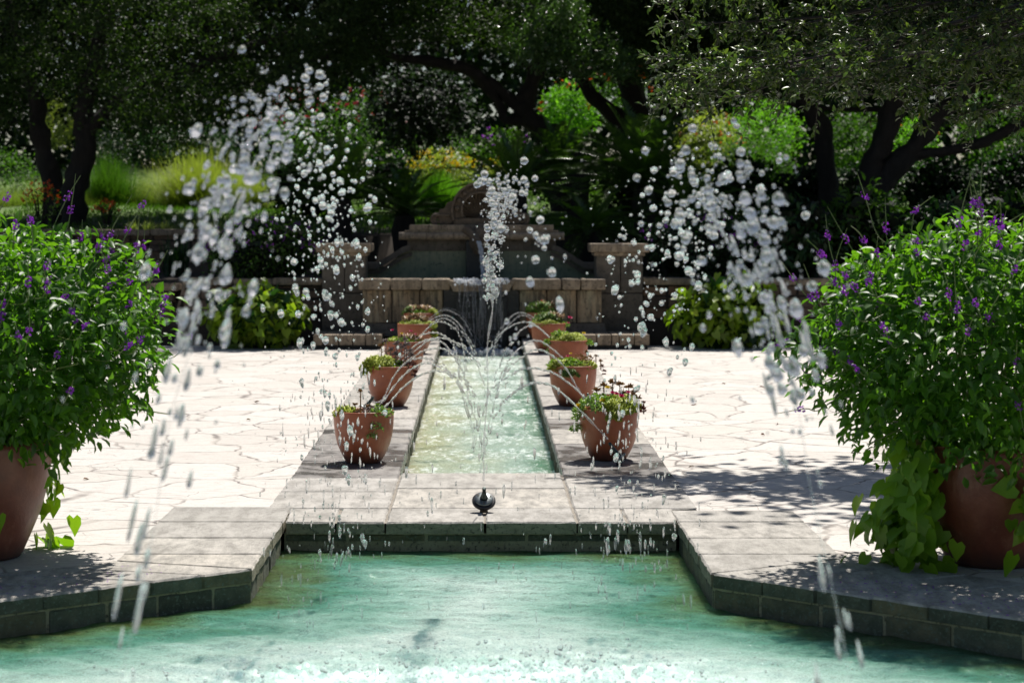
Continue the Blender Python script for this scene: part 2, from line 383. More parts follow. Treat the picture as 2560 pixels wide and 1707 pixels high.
M_rubber = plain('black gasket', (.012, .012, .013), .45, .2, 30)
M_base = plain('nozzle base cement', (.14, .11, .07), .8, .4, 60)

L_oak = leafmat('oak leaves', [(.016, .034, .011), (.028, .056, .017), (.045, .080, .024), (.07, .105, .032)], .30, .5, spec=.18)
L_oak_core = leafmat('shade darkened inner leaves', [(.006, .012, .005), (.012, .022, .008)], .0, .6, spec=.3)  # near-black oak leaf copy, inner shade put into its colour
L_oak_lit = leafmat('sun brightened oak leaves', [(.035, .075, .02), (.06, .12, .032), (.10, .17, .05)], .38, .28, spec=.7)  # oak leaf copy with sunlight on the bough put into its colour
L_near = leafmat('grey green oak leaves', [(.035, .062, .026), (.055, .088, .038), (.085, .12, .038), (.12, .15, .04)], .34, .36, spec=.4)
L_porter = leafmat('porterweed leaves', [(.038, .10, .012), (.058, .15, .016), (.08, .195, .020), (.12, .25, .030)], .48, .44, tcol=(2.1, 2.3, .5))
L_lime = leafmat('lime vine leaves', [(.16, .31, .018), (.21, .38, .025), (.28, .44, .035)], .45, .42, tcol=(1.5, 1.6, .5))
L_lime_dk = leafmat('lime vine bush leaves', [(.13, .22, .014), (.19, .30, .018), (.27, .37, .025)], .4, .45, tcol=(1.4, 1.6, .5))
L_dark = leafmat('dark shrub leaves', [(.010, .035, .010), (.018, .055, .015), (.03, .08, .02)], .25, .5, spec=.3)
L_mid = leafmat('mid green leaves', [(.035, .085, .015), (.06, .13, .02), (.09, .17, .03)], .4, .6, spec=.25)
L_bright = leafmat('bright green leaves', [(.09, .21, .025), (.13, .29, .035), (.19, .36, .05)], .5, .6, spec=.25)
L_yell = leafmat('yellow green leaves', [(.20, .23, .06), (.26, .28, .08), (.33, .33, .12)], .45, .45)
L_blue = leafmat('blue green leaves', [(.018, .035, .026), (.03, .055, .038), (.05, .085, .06)], .2, .6, spec=.2)
L_wood = leafmat('far wood leaves', [(.010, .026, .009), (.018, .042, .012), (.035, .065, .02)], .15, .6, spec=.2)
L_cycad = leafmat('cycad leaflets', [(.035, .08, .012), (.06, .12, .02), (.09, .16, .03)], .38, .30, spec=.6)
L_cycad_y = leafmat('yellowing cycad leaflets', [(.05, .06, .012), (.09, .10, .02)], .3, .4)
L_grass = leafmat('fine grass blades', [(.11, .15, .045), (.16, .20, .06), (.24, .27, .10)], .45, .5)
L_varieg = leafmat('variegated blades', [(.12, .18, .04), (.50, .52, .22), (.42, .45, .16)], .3, .5)
L_lawn = leafmat('lawn grass', [(.07, .14, .02), (.11, .20, .03)], .4, .6)
L_sedum = leafmat('yellow green sedum', [(.34, .42, .03), (.46, .53, .05), (.58, .60, .09)], .4, .5, tcol=(1.2, 1.3, .4))
L_succ = leafmat('green succulent', [(.10, .20, .03), (.19, .31, .05), (.32, .40, .09)], .3, .45)
L_varsucc = leafmat('cream edged succulent', [(.10, .20, .04), (.36, .44, .18), (.22, .34, .10)], .3, .45)
L_brown = leafmat('bronze succulent', [(.22, .12, .055), (.32, .18, .08), (.26, .22, .08)], .15, .45, tcol=(1.3, 1, .6))
L_purple = leafmat('grey purple succulent', [(.20, .15, .15), (.30, .24, .23), (.38, .32, .29)], .12, .45, tcol=(1.1, 1, .9))
L_redbr = leafmat('dark red succulent', [(.11, .03, .025), (.18, .06, .045)], .12, .4, tcol=(1.3, 1, .6))
L_magenta = leafmat('magenta petals', [(.55, .02, .12), (.7, .03, .22)], .35, .5, tcol=(1.2, 1, 1))
L_yflow = leafmat('yellow petals', [(.75, .55, .01), (.85, .66, .02)], .35, .5, tcol=(1.1, 1, .6))
L_violet = leafmat('violet petals', [(.22, .025, .42), (.30, .04, .52), (.36, .06, .48)], .35, .5, tcol=(1.2, 1, 1.2))
L_orange = leafmat('red orange petals', [(.65, .06, .015), (.7, .18, .02)], .35, .5, tcol=(1.1, 1, .6))
L_stem = leafmat('pale green stems', [(.14, .19, .05), (.22, .26, .09)], .15, .5)
L_pinkred = leafmat('crape petals', [(.42, .02, .06), (.5, .04, .1)], .3, .5, tcol=(1.1, 1, .8))
L_whitef = leafmat('white petals', [(.70, .74, .78), (.8, .82, .84)], .3, .5, tcol=(1, 1, 1))
M_white = plain('white enamel', (.55, .60, .62), .4, .1, 5)

# ------------------------------------------------------------------ camera, sun, sky
cam = bpy.data.cameras.new('camera'); co = bpy.data.objects.new('camera', cam); COL.objects.link(co)
co.location = (0, 0, CH); co.rotation_euler = (math.radians(90), 0, 0)
cam.sensor_width = 36; cam.lens = F / 2560 * 36
cam.shift_x = (1280 - HX) / 2560; cam.shift_y = -(853.5 - HY) / 2560
cam.clip_end = 1500; cam.clip_start = .1
cam.dof.use_dof = True; cam.dof.focus_distance = 12.2; cam.dof.aperture_fstop = 3.8
scn.camera = co
S = Vector((.17, .50, .90)).normalized()          # towards the sun
elev = math.asin(S.z); az = math.atan2(S.x, S.y)
sl = bpy.data.lights.new('sun', 'SUN'); sl.energy = 4.8; sl.angle = math.radians(.6); sl.color = (1, .955, .89)
so = bpy.data.objects.new('sun', sl); COL.objects.link(so); so.rotation_euler = (-S).to_track_quat('-Z', 'Y').to_euler()
w = bpy.data.worlds.new('World'); scn.world = w; w.use_nodes = True; nt = w.node_tree
sky = nt.nodes.new('ShaderNodeTexSky'); sky.sky_type = 'NISHITA'; sky.sun_disc = False
sky.sun_elevation = elev; sky.sun_rotation = az; sky.air_density = 1.0; sky.dust_density = 1.2
bg = nt.nodes['Background']; nt.links.new(sky.outputs[0], bg.inputs[0]); bg.inputs[1].default_value = .051
scn.view_settings.view_transform = 'Standard'; scn.view_settings.look = 'None'; scn.view_settings.exposure = .46; scn.view_settings.gamma = 1
scn.cycles.max_bounces = 10; scn.cycles.diffuse_bounces = 2; scn.cycles.transmission_bounces = 6; scn.cycles.sample_clamp_indirect = 6
scn.cycles.caustics_reflective = False; scn.cycles.caustics_refractive = False
scn.cycles.use_denoising = True

# ------------------------------------------------------------------ terrain
def ground_z(x, y):
    base = -.02 if y < 26.3 else 0
    if y >= 26.3:
        t = min(1, (y - 26.3) / .5); base = .84 * t
    if y > 30.6: base = .84 + (1.40 - .84) * min(1, (y - 30.6) / .35)
    if y > 31: base += (y - 31) * .052 if y < 75 else 44 * .052 + (y - 75) * .02
    return base
xs = np.concatenate([np.linspace(-400, -30, 12), np.linspace(-28, 28, 57), np.linspace(30, 400, 12)])
ys = np.concatenate([[-60, -20, 0, 12, 20, 26.25, 26.35, 26.8, 28, 30.55, 30.65, 31], np.linspace(32, 80, 49), np.linspace(90, 600, 14)])
V = []; 
for y in ys:
    for x in xs:
        z = ground_z(x, y) if y > 26.3 else -.30
        if y > 32: z += .10 * math.sin(x * .5 + y * .3) * min(1, (y - 32) / 5)
        V.append((x, y, z))
nx = len(xs)
Fc = [(j * nx + i, j * nx + i + 1, (j + 1) * nx + i + 1, (j + 1) * nx + i) for j in range(len(ys) - 1) for i in range(nx - 1)]
m, nt, p, out = newmat('garden ground'); pos = coords(nt, 'pos')
c = ramp(nt, noi(nt, pos, .35, 5), [(.35, (.05, .085, .02)), (.5, (.10, .17, .03)), (.65, (.15, .24, .04))])
c = mix(nt, ramp(nt, noi(nt, pos, 9, 5), [(.4, g(0)), (.7, g(.6))]), c, (.05, .07, .02))
sx = nt.nodes.new('ShaderNodeSeparateXYZ'); nt.links.new(pos, sx.inputs[0])
c = mix(nt, ramp(nt, mth(nt, 'MULTIPLY', sx.outputs[1], .01), [(.33, g(1)), (.35, g(0))]), c, (.035, .025, .016))
nt.links.new(c, p.inputs['Base Color']); p.inputs['Roughness'].default_value = .95
M_ground = m
tag(link('ground', np_mesh('ground', V, Fc), M_ground, smooth=True), kind='structure')

# paving (left, right, behind the camera)
Lout = [(-1.23, 11.47), (-1.78, 11.47), (-1.78, 9.66), (-5.2, 6.98), (-5.2, 2.2)]
Rout = [(1.25, 11.33), (1.78, 11.33), (1.78, 9.72), (5.2, 6.58), (5.2, 2.2)]
def sheet(pts, z):
    bm = bmesh.new(); vs = [bm.verts.new((x, y, z)) for x, y in pts]; bm.faces.new(vs)
    bmesh.ops.recalc_face_normals(bm, faces=bm.faces)
    if bm.faces[:][0].normal.z < 0: bmesh.ops.reverse_faces(bm, faces=bm.faces)
    bmesh.ops.triangulate(bm, faces=bm.faces); return bm
mb = MB()
mb.bm(sheet([(-1.21, 26.2), (-1.21, 11.47)] + [(x + .02, y) for x, y in Lout[1:]] + [(-5.2, -4), (-40, -4), (-40, 26.2)], -.004))
mb.bm(sheet([(1.23, 26.2), (1.23, 11.33)] + [(x - .02, y) for x, y in Rout[1:]] + [(5.2, -4), (40, -4), (40, 26.2)], -.004))
mb.bm(sheet([(-5.19, 2.2), (5.19, 2.2), (5.19, -4), (-5.19, -4)], -.004))
tag(mb.build('pavement', M_flag), kind='structure')

# ------------------------------------------------------------------ basin
def slab(mb, pts, ztop, thick, gap=.013, bev=.009, mi=0, step=.06, jit=.004, ms=None):
    P = [Vector((x, y, 0)) for x, y in pts]; c = sum(P, Vector()) / len(P)
    zt = ztop if callable(ztop) else (lambda x, y: ztop)
    # inward offset
    ar = sum(P[i].x * P[(i + 1) % len(P)].y - P[(i + 1) % len(P)].x * P[i].y for i in range(len(P)))
    if ar < 0: P.reverse()
    def inset(P, d):
        out = []
        for i in range(len(P)):
            a, b, c2 = P[i - 1], P[i], P[(i + 1) % len(P)]
            n1 = Vector((-(b - a).y, (b - a).x, 0)).normalized(); n2 = Vector((-(c2 - b).y, (c2 - b).x, 0)).normalized()
            k = (n1 + n2); k = k / max(k.dot(n1), .3)
            out.append(b + k * d)
        return out
    P = inset(P, gap / 2)
    def sub(P, rs):
        out = []
        for i in range(len(P)):
            a, b = P[i], P[(i + 1) % len(P)]; n = max(1, int((b - a).length / step))
            for k in range(n):
                out.append(a.lerp(b, k / n))
        return out
    O = sub(P, 0); n = len(O)
    jv = [Vector((random.uniform(-jit, jit), random.uniform(-jit, jit), 0)) for _ in O]
    I = []
    for i in range(n):
        a, b, c2 = O[i - 1], O[i], O[(i + 1) % n]
        n1 = Vector((-(c2 - a).y, (c2 - a).x, 0)).normalized(); I.append(b + n1 * bev + jv[i] * .6)
    O = [o + j for o, j in zip(O, jv)]
    tilt = random.uniform(-.0015, .0015)
    V = [(o.x, o.y, zt(o.x, o.y) - thick) for o in O] + [(o.x, o.y, zt(o.x, o.y) - bev + random.uniform(-.002, .002) + tilt) for o in O] + [(o.x, o.y, zt(o.x, o.y) + tilt) for o in I]
    fs = [(i, (i + 1) % n, (i + 1) % n + n, i + n) for i in range(n)] + [(i + n, (i + 1) % n + n, (i + 1) % n + 2 * n, i + 2 * n) for i in range(n)]
    fs += [list(range(2 * n, 3 * n)), list(range(n - 1, -1, -1))]
    mb.add(V, fs, mi)
    if ms is not None:
        k = len(mb.m) - len(fs)
        for i in range(n): mb.m[k + i] = ms
basin = empty('fountain_basin', (0, 9.9, 0), 'sunken pool with pale stone coping and turquoise water', 'fountain basin')
Lin = [(-1.08, 10.88), (-1.08, 9.43), (-4.0, 7.14), (-4.0, 3.2)]
Rin = [(1.07, 10.88), (1.07, 9.30), (4.0, 6.60), (4.0, 3.2)]
cop = MB()
# back strip, laid in rows and columns
rows = [10.88, 11.42, 12.25, 13.0]
for j in range(3):
    slab(cop, [(-.525, rows[j]), (.525, rows[j]), (.525, rows[j + 1]), (-.525, rows[j + 1])] if j else [(-.525, rows[0]), (.02, rows[0]), (.02, rows[1]), (-.525, rows[1])], 0, .065, ms=1)
slab(cop, [(.02, rows[0]), (.525, rows[0]), (.525, rows[1]), (.02, rows[1])], 0, .065, ms=1)
for s, xo in ((-1, -1.23), (1, 1.25)):
    slab(cop, [(s * .525, 10.88), (s * .80, 10.88), (s * .80, 11.4), (s * .525, 11.4)], 0, .065, ms=1)
    slab(cop, [(s * .80, 10.88), (s * 1.075, 10.88), (s * 1.10, 11.4), (s * .80, 11.4)], 0, .065, ms=1)
    slab(cop, [(s * .525, 11.4), (xo, 11.4), (xo, 12.1), (s * .525, 12.1)], 0, .065)
    slab(cop, [(s * .525, 12.1), (xo, 12.1), (xo, 12.75), (s * .525, 12.75)], 0, .065)
for inn, ou in ((Lin, Lout), (Rin, Rout)):
    s = -1 if inn is Lin else 1
    yb = ou[0][1]
    # side strips parallel to the channel
    ysx = [yb, 10.9, 10.35, 9.85]
    for k in range(3):
        x0 = inn[0][0] if k else s * 1.10
        slab(cop, [(inn[0][0] if k or True else x0, ysx[k]), (ou[1][0], ysx[k]), (ou[1][0], ysx[k + 1]), (inn[0][0], ysx[k + 1])], 0, .065, ms=1)
    slab(cop, [(inn[0][0], 9.85), (ou[1][0], 9.85), ou[2], inn[1]], 0, .065, ms=1)
    n = 14
    for k in range(n):
        a, b = k / n, (k + 1) / n
        f = lambda p, q, t: (p[0] + (q[0] - p[0]) * t, p[1] + (q[1] - p[1]) * t)
        slab(cop, [f(inn[1], inn[2], a), f(inn[1], inn[2], b), f(ou[2], ou[3], b), f(ou[2], ou[3], a)], 0, .065, ms=2)
    for k in range(5):
        ya, ybb = 7.0 - k * .95, 7.0 - (k + 1) * .95
        if k == 0: slab(cop, [inn[2], (inn[2][0], ybb), (ou[3][0], ybb), ou[3]], 0, .065)
        else: slab(cop, [(inn[2][0], ya), (inn[2][0], ybb), (ou[3][0], ybb), (ou[3][0], ya)], 0, .065)
for k in range(9):
    slab(cop, [(-5.2 + k * 1.155, 2.2), (-5.2 + (k + 1) * 1.155, 2.2), (-5.2 + (k + 1) * 1.155, 3.2), (-5.2 + k * 1.155, 3.2)], 0, .065)
cop.build('coping', [M_cope, M_facing, M_brick], basin)
bed = MB()
def bedq(pts, z=-.010):
    bed.bm(sheet(pts, z))
bedq([(-1.06, 10.905), (1.05, 10.905), (1.05, 11.39), (1.22, 11.41), (1.22, 12.96), (-1.20, 12.96), (-1.20, 11.41), (-1.06, 11.39)])
bedq([(-1.76, 11.44), (-1.76, 9.67), (-5.15, 6.99), (-5.15, 3.1), (-4.03, 3.1), (-4.03, 7.16), (-1.10, 9.455), (-1.10, 11.44)])
bedq([(1.76, 11.30), (1.76, 9.73), (5.15, 6.59), (5.15, 3.1), (4.03, 3.1), (4.03, 6.62), (1.09, 9.325), (1.09, 11.30)])
bed.build('mortar_bed', M_bed, basin)
# block course under the coping, and the mortar wall behind it
br = MB(); mo = MB()
def course(path, z1, z0, setback, ln=.24, skip=()):
    off = random.random() * .2
    for i in range(len(path) - 1):
        a, b = Vector((*path[i], 0)), Vector((*path[i + 1], 0)); d = (b - a); L = d.length; d.normalize()
        nrm = Vector((-d.y, d.x, 0));
        ctr = Vector((0, 6.8, 0))
        if nrm.dot(ctr - a) > 0: nrm = -nrm        # pointing out of the pool
        t = 0; w_ = ln * random.uniform(.5, 1)
        while t < L:
            e = min(L, t + w_)
            if e - t > .03:
                p0 = a + d * t + nrm * setback; p1 = a + d * e + nrm * setback
                q1, q0 = p1 + nrm * .10, p0 + nrm * .10
                slab(br, [(p0.x, p0.y), (p1.x, p1.y), (q1.x, q1.y), (q0.x, q0.y)], z1 - .004, z1 - z0, gap=.018, bev=.006, jit=.003, step=.05)
            t = e; w_ = ln * random.uniform(.75, 1.3)
        p0 = a + nrm * (setback + .014); p1 = b + nrm * (setback + .014); q1, q0 = p1 + nrm * .2, p0 + nrm * .2
        mo.add([(p0.x, p0.y, -.9), (p1.x, p1.y, -.9), (q1.x, q1.y, -.9), (q0.x, q0.y, -.9), (p0.x, p0.y, z1 + .004), (p1.x, p1.y, z1 + .004), (q1.x, q1.y, z1 + .004), (q0.x, q0.y, z1 + .004)],
               [(0, 1, 5, 4), (1, 2, 6, 5), (2, 3, 7, 6), (3, 0, 4, 7), (4, 5, 6, 7)])
course(Lin, -.072, -.20, .004, .27); course(Rin, -.072, -.20, .004, .27)
course([(-1.08, 10.88), (1.07, 10.88)], -.070, -.105, .03, .5)
course([(-1.08, 10.93), (1.07, 10.93)], -.112, -.22, .09, .35)
br.build('block_course', M_brick, basin); mo.build('mortar_wall', M_mortar, basin)
mb = MB(); mb.add([(-5.1, 2.4, -.75), (5.1, 2.4, -.75), (5.1, 11.2, -.75), (-5.1, 11.2, -.75)], [(0, 1, 2, 3)])
mb.build('pool_floor', plain('pool floor plaster', (.3, .5, .48), .6, .1, 5), basin)

# basin water: a displaced sheet
def segdist(px, py, a, b):
    ax, ay = a; bx, by = b; dx, dy = bx - ax, by - ay
    t = np.clip(((px - ax) * dx + (py - ay) * dy) / (dx * dx + dy * dy), 0, 1)
    return np.hypot(px - ax - t * dx, py - ay - t * dy)
gx = np.linspace(-4.05, 4.05, 420); gy = np.concatenate([np.linspace(3.1, 7.1, 60), np.linspace(7.12, 11.04, 330)])
X, Y = np.meshgrid(gx, gy)
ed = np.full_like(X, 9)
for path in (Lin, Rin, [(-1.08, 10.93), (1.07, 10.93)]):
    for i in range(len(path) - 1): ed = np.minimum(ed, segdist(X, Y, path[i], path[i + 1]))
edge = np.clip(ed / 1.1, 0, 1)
foam = np.exp(-(((X - .1) / 1.7) ** 2 + ((Y - 7.0) / 1.75) ** 2)) * 1.35
foam += .8 * np.exp(-(((X - .35) / .5) ** 2 + ((Y - 7.75) / .35) ** 2)) + .55 * np.exp(-(((X + .75) / .5) ** 2 + ((Y - 7.75) / .3) ** 2))
foam = np.clip(foam, 0, 1.5)
Z = np.full_like(X, -.165)
for k in range(26):
    a = R.uniform(-1, 1) * .75 + math.pi / 2; wl = R.uniform(.07, .34); ph = R.uniform(0, 6.28); am = .0040 * (wl / .3) ** .9
    mod = .5 + .5 * np.sin(X * R.uniform(1, 3) + Y * R.uniform(1, 3) + R.uniform(0, 6))
    Z += am * mod * np.sin((X * math.cos(a) + Y * math.sin(a)) * 6.283 / wl + ph + .8 * np.sin(X * 2.1 + ph) + .7 * np.sin(Y * 3 + ph * 2)) * (.55 + .6 * np.clip(foam, 0, 1))
Z += np.clip(foam - .35, 0, 1.2) * np.abs(R.normal(size=X.shape)) * .011
Vv = np.stack([X, Y, Z], -1).reshape(-1, 3); nx = len(gx)
idx = np.arange(len(gy) * nx).reshape(len(gy), nx)
Fc = np.stack([idx[:-1, :-1], idx[:-1, 1:], idx[1:, 1:], idx[1:, :-1]], -1).reshape(-1, 4)
me = np_mesh('basin_water', Vv, Fc)
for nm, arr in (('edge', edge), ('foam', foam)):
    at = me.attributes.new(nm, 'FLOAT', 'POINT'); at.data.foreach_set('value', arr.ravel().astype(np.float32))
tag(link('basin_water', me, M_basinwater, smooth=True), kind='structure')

# ------------------------------------------------------------------ channel (rill)
def cz(y): return 0 if y < 13 else (y - 13) * .0080
rill = empty('water_channel', (0, 19, 0), 'long narrow stone edged rill running back from the pool to the wall fountain', 'water channel')
cop = MB(); y = 12.75
yy = [12.75, 13.6]
while yy[-1] < 26.3: yy.append(yy[-1] + random.uniform(.7, 1.05))
yy[-1] = 26.6
for s, xo in ((-1, -1.23), (1, 1.25)):
    for k in range(len(yy) - 1):
        wet = k in ((0, 1, 2) if s < 0 else (0, 1, 3))
        xi = s * .525
        P_ = [(xi, yy[k]), (xo, yy[k]), (xo, yy[k + 1]), (xi, yy[k + 1])]
        slab(cop, P_, lambda x, y: cz(y), .07, mi=1 if wet else 0)
    cop.build('channel_coping', [M_cope, M_cope_wet], rill); cop = MB()
mb = MB()
for s in (-1, 1):
    n = 90
    for k in range(n):
        y0 = 12.98 + k * 13.6 / n; y1 = y0 + 13.6 / n - .004
        x = s * (.527 + random.uniform(0, .01))
        zt = cz(y0) - .068
        mb.box(min(x, x + s * .12), max(x, x + s * .12), y0, y1, -.6, zt)
mb.box(-.53, .53, 12.90, 13.0, -.6, -.070)
mb.build('channel_lining', M_chwall, rill)
gx = np.linspace(-.535, .535, 60); gy = np.linspace(12.97, 26.5, 700); X, Y = np.meshgrid(gx, gy)
Z = -.16 + (Y - 13) * .006
wb = .35 * np.sin(X * 5 + 1) + .22 * np.sin(X * 11 + Y)
Z += .006 * np.sin((Y * 1.9 / 2 + wb * .9 + .5 * np.sin(Y * 1.3)) * 6.283) + .004 * np.sin(Y * 23 + 3 * np.sin(X * 6)) + R.normal(size=X.shape) * .003
idx = np.arange(X.size).reshape(X.shape)
Fc = np.stack([idx[:-1, :-1], idx[:-1, 1:], idx[1:, 1:], idx[1:, :-1]], -1).reshape(-1, 4)
tag(link('channel_water', np_mesh('channel_water', np.stack([X, Y, Z], -1).reshape(-1, 3), Fc), M_chwater, smooth=True), kind='structure')

# ------------------------------------------------------------------ wall fountain
DF = 26.3
def fx(x, d=DF): return (x - HX) * d / F
def fz(y, d=DF): return CH - (y - HY) * d / F
wf = empty('wall_fountain', (0, 26.6, 0), 'old brown stone wall fountain with a scalloped arch crest and water tank', 'fountain')
def cut_blocks(mb, x0, x1, y0, y1, z0, z1, n, bev=.012, gapx=.006, mi=0):
    e = np.linspace(x0, x1, n + 1); e[1:-1] += R.uniform(-.05, .05, n - 1)
    for i in range(n): mb.box(e[i] + gapx, e[i + 1] - gapx, y0 + random.uniform(0, .006), y1, z0, z1, mi, bev)
# step
mb = MB()
for a, b in ((fx(785, 25.6), -1.27), (1.29, fx(1622, 25.6))):
    cut_blocks(mb, a, b, 25.42, 26.3, fz(863, 25.42), fz(837, 25.42), 5)
    mb.box(a + .04, b - .02, 25.52, 26.3, -.02, fz(864, 25.42), 1)  # shadow below the step lip put in as a black recess
    mb.build('step', [M_cope_dark, M_black], wf); mb = MB()
# plinth and tank
mb = MB()
for a, b in ((fx(902), -.46), (.46, fx(1514))):
    z0, z1 = fz(837), fz(806)
    lo, hi = (a, b)
    ia, ib = (a + .03 if a < 0 and b < 0 else a), (b - .03 if a > 0 else b)
    mb.add([(lo, 25.98, z0), (hi, 25.98, z0), (ib, 26.04, z1), (ia, 26.04, z1), (lo, 27, z0), (hi, 27, z0), (ib, 27, z1), (ia, 27, z1)],
           [(0, 1, 2, 3), (4, 7, 6, 5), (3, 2, 6, 7), (0, 3, 7, 4), (1, 5, 6, 2), (0, 4, 5, 1)])
    mb.build('plinth', M_wall_dark, wf); mb = MB()
mb = MB()
for a, b, n in ((fx(908), -.50, 3), (.50, fx(1503), 3)):
    cut_blocks(mb, a, b, 26.10, 27.2, fz(806), fz(724), n, .02)
    mb.box(a + .01, b - .01, 26.135, 27.15, fz(806), fz(726), 1)
    mb.build('tank_wall', [M_panel, M_joint], wf); mb = MB()
mb = MB()
for a, b, n in ((fx(898), -.40, 3), (.40, fx(1512), 4)):
    cut_blocks(mb, a, b, 25.98, 26.5, fz(723), fz(696), n, .025)
    mb.build('tank_coping', M_cope_dark, wf); mb = MB()
mb = MB()
mb.box(-.50, .50, 26.14, 27.1, -.5, fz(722), 0, .01)
mb.box(-.34, .34, 26.08, 26.5, -.5, fz(742), 0, .02)
mb.build('cascade_slab', M_black, wf)
mb = MB(); z0, z1 = fz(726), fz(706)
mb.add([(-.36, 25.90, z0), (.36, 25.90, z0), (.40, 26.5, z0), (-.40, 26.5, z0), (-.45, 25.95, z1 + .05), (-.30, 25.90, z1), (.30, 25.90, z1), (.45, 25.95, z1 + .05), (.42, 26.5, z1 + .03), (-.42, 26.5, z1 + .03)],
       [(0, 1, 6, 5), (0, 5, 4), (1, 7, 6), (0, 4, 9, 3), (1, 2, 8, 7), (4, 5, 6, 7, 8, 9), (0, 3, 2, 1)])
mb.build('overflow_lip', M_cope_dark, wf)
# back wall with stepped shoulders
DB = 27.6
bx = lambda x: (x - HX) * DB / F
bz = lambda y: CH - (y - HY) * DB / F
mb = MB()
out_ = [(905, 700), (905, 668), (960, 668), (1022, 622), (1035, 600), (1375, 600), (1390, 622), (1455, 668), (1500, 668), (1500, 700)]
mb.prism_xz([(bx(x), bz(y)) for x, y in out_[::-1]], DB, DB + .4)
mb.build('back_wall', M_stucco, wf)
mb = MB()
def band(pts, t, y0, y1):                          # a coping following the shoulder line
    q = [(bx(x), bz(y)) for x, y in pts]
    for i in range(len(q) - 1):
        (xa, za), (xb, zb) = q[i], q[i + 1]
        mb.add([(xa, y0, za), (xb, y0, zb), (xb, y0, zb + t), (xa, y0, za + t), (xa, y1, za), (xb, y1, zb), (xb, y1, zb + t), (xa, y1, za + t)],
               [(0, 1, 2, 3), (4, 7, 6, 5), (3, 2, 6, 7), (0, 4, 5, 1), (0, 3, 7, 4), (1, 5, 6, 2)])
for sgn in (-1, 1):
    M_ = lambda pts: [(HX + sgn * (x - HX), y) for x, y in pts] if sgn < 0 else [(x, y) for x, y in pts]
    base = [(1380, 626), (1398, 632), (1462, 672), (1502, 672)]
    pts = [(HX + sgn * (x - HX), y) for x, y in base]
    if sgn < 0: pts = pts[::-1]
    band(pts, .085, DB - .10, DB + .42)
    base = [(1376, 640), (1396, 646), (1456, 684), (1502, 684)]
    pts = [(HX + sgn * (x - HX), y) for x, y in base]
    if sgn < 0: pts = pts[::-1]
    band(pts, .055, DB - .05, DB + .3)
    mb.build('shoulder_coping', M_wall_dark, wf); mb = MB()
mb = MB()
cut_blocks(mb, bx(1018), bx(1390), DB - .03, DB + .4, bz(627), bz(600), 5, .006, .002)
mb.build('frieze', M_wall_dark, wf)
# cornice: rounded torus under a square course
def tor(x0, x1, yc, zc, r, mb):
    bm = bmesh.new(); n = 14
    pr = [(yc - r * math.cos(a), zc + r * math.sin(a)) for a in np.linspace(-math.pi / 2, math.pi / 2, n)]
    e = np.linspace(x0, x1, 7)
    for k in range(6):
        V_ = []; a, b = e[k] + .003, e[k + 1] - .003
        for x in (a, b):
            V_ += [(x, y, z) for y, z in pr] + [(x, yc + .4, zc + r), (x, yc + .4, zc - r)]
        m_ = n + 2
        mb.add(V_, [(i, (i + 1) % m_, (i + 1) % m_ + m_, i + m_) for i in range(m_)] + [list(range(m_)), list(range(2 * m_ - 1, m_ - 1, -1))])
mb = MB()
tor(bx(998), bx(1410), DB - .12, bz(590), (bz(580) - bz(600)) / 2, mb)
cut_blocks(mb, bx(1012), bx(1396), DB - .14, DB + .3, bz(579.5), bz(576), 5, .004, .002)
cut_blocks(mb, bx(1024), bx(1384), DB - .12, DB + .3, bz(575.5), bz(562), 5, .01, .002)
mb.build('cornice', M_cope_dark, wf)
# central pilaster with the mask and the spout
mb = MB()
mb.box(bx(1165), bx(1243), DB - .16, DB + .01, bz(700), bz(600), 0, .02)
mb.build('pilaster', M_black, wf)
mb = MB()
bm = bmesh.new(); bmesh.ops.create_uvsphere(bm, u_segments=20, v_segments=14, radius=1)
for v in bm.verts:
    n_ = noise.noise(v.co * 2.3) * .12
    v.co = Vector((v.co.x * .17 * (1 + n_), v.co.y * .16, v.co.z * .22 * (1 + n_))) + Vector((bx(1204), DB - .22, bz(600)))
mb.bm(bm)
for s in (-1, 1):
    bm = bmesh.new(); bmesh.ops.create_uvsphere(bm, u_segments=12, v_segments=8, radius=.05)
    for v in bm.verts: v.co += Vector((bx(1204) + s * .07, DB - .36, bz(592)))
    mb.bm(bm)
mb.tube(spline([(bx(1165), DB - .25, bz(572)), (bx(1185), DB - .36, bz(590)), (bx(1197), DB - .5, bz(604))], 6), lerp_r([.07, .05, .035], 13), 10)
mb.build('spout_mask', M_carve, wf, smooth=True)
# crest: fluted shell inside an arch, with scrolls either side
cx, czz, r0 = bx(1200), bz(527), 72 * DB / F
mb = MB()
def ring(ri, ro, y0, y1, a0=-.35, a1=math.pi + .35, n=48, mi=0):
    V_ = []; fs = []
    for i in range(n + 1):
        a = a0 + (a1 - a0) * i / n
        for r, y in ((ri, y0), (ro, y0), (ro, y1), (ri, y1)): V_.append((cx + r * math.cos(a), y, czz + r * math.sin(a)))
    for i in range(n):
        for k in range(4): fs.append((i * 4 + k, i * 4 + (k + 1) % 4, (i + 1) * 4 + (k + 1) % 4, (i + 1) * 4 + k))
    fs += [(0, 1, 2, 3), (4 * n + 3, 4 * n + 2, 4 * n + 1, 4 * n)]
    mb.add(V_, fs, mi)
ring(r0 * .93, r0, DB - .12, DB + .2); ring(r0 * .66, r0 * .93, DB - .05, DB + .18); ring(r0 * .60, r0 * .66, DB - .10, DB + .18)
for i in range(9):                                  # bosses on the ring
    a = .1 + (math.pi - .2) * i / 8
    bm = bmesh.new(); bmesh.ops.create_uvsphere(bm, u_segments=10, v_segments=8, radius=.038)
    for v in bm.verts: v.co += Vector((cx + r0 * .8 * math.cos(a), DB - .06, czz + r0 * .8 * math.sin(a)))
    mb.bm(bm)
mb.build('arch', M_carve, wf, smooth=False)
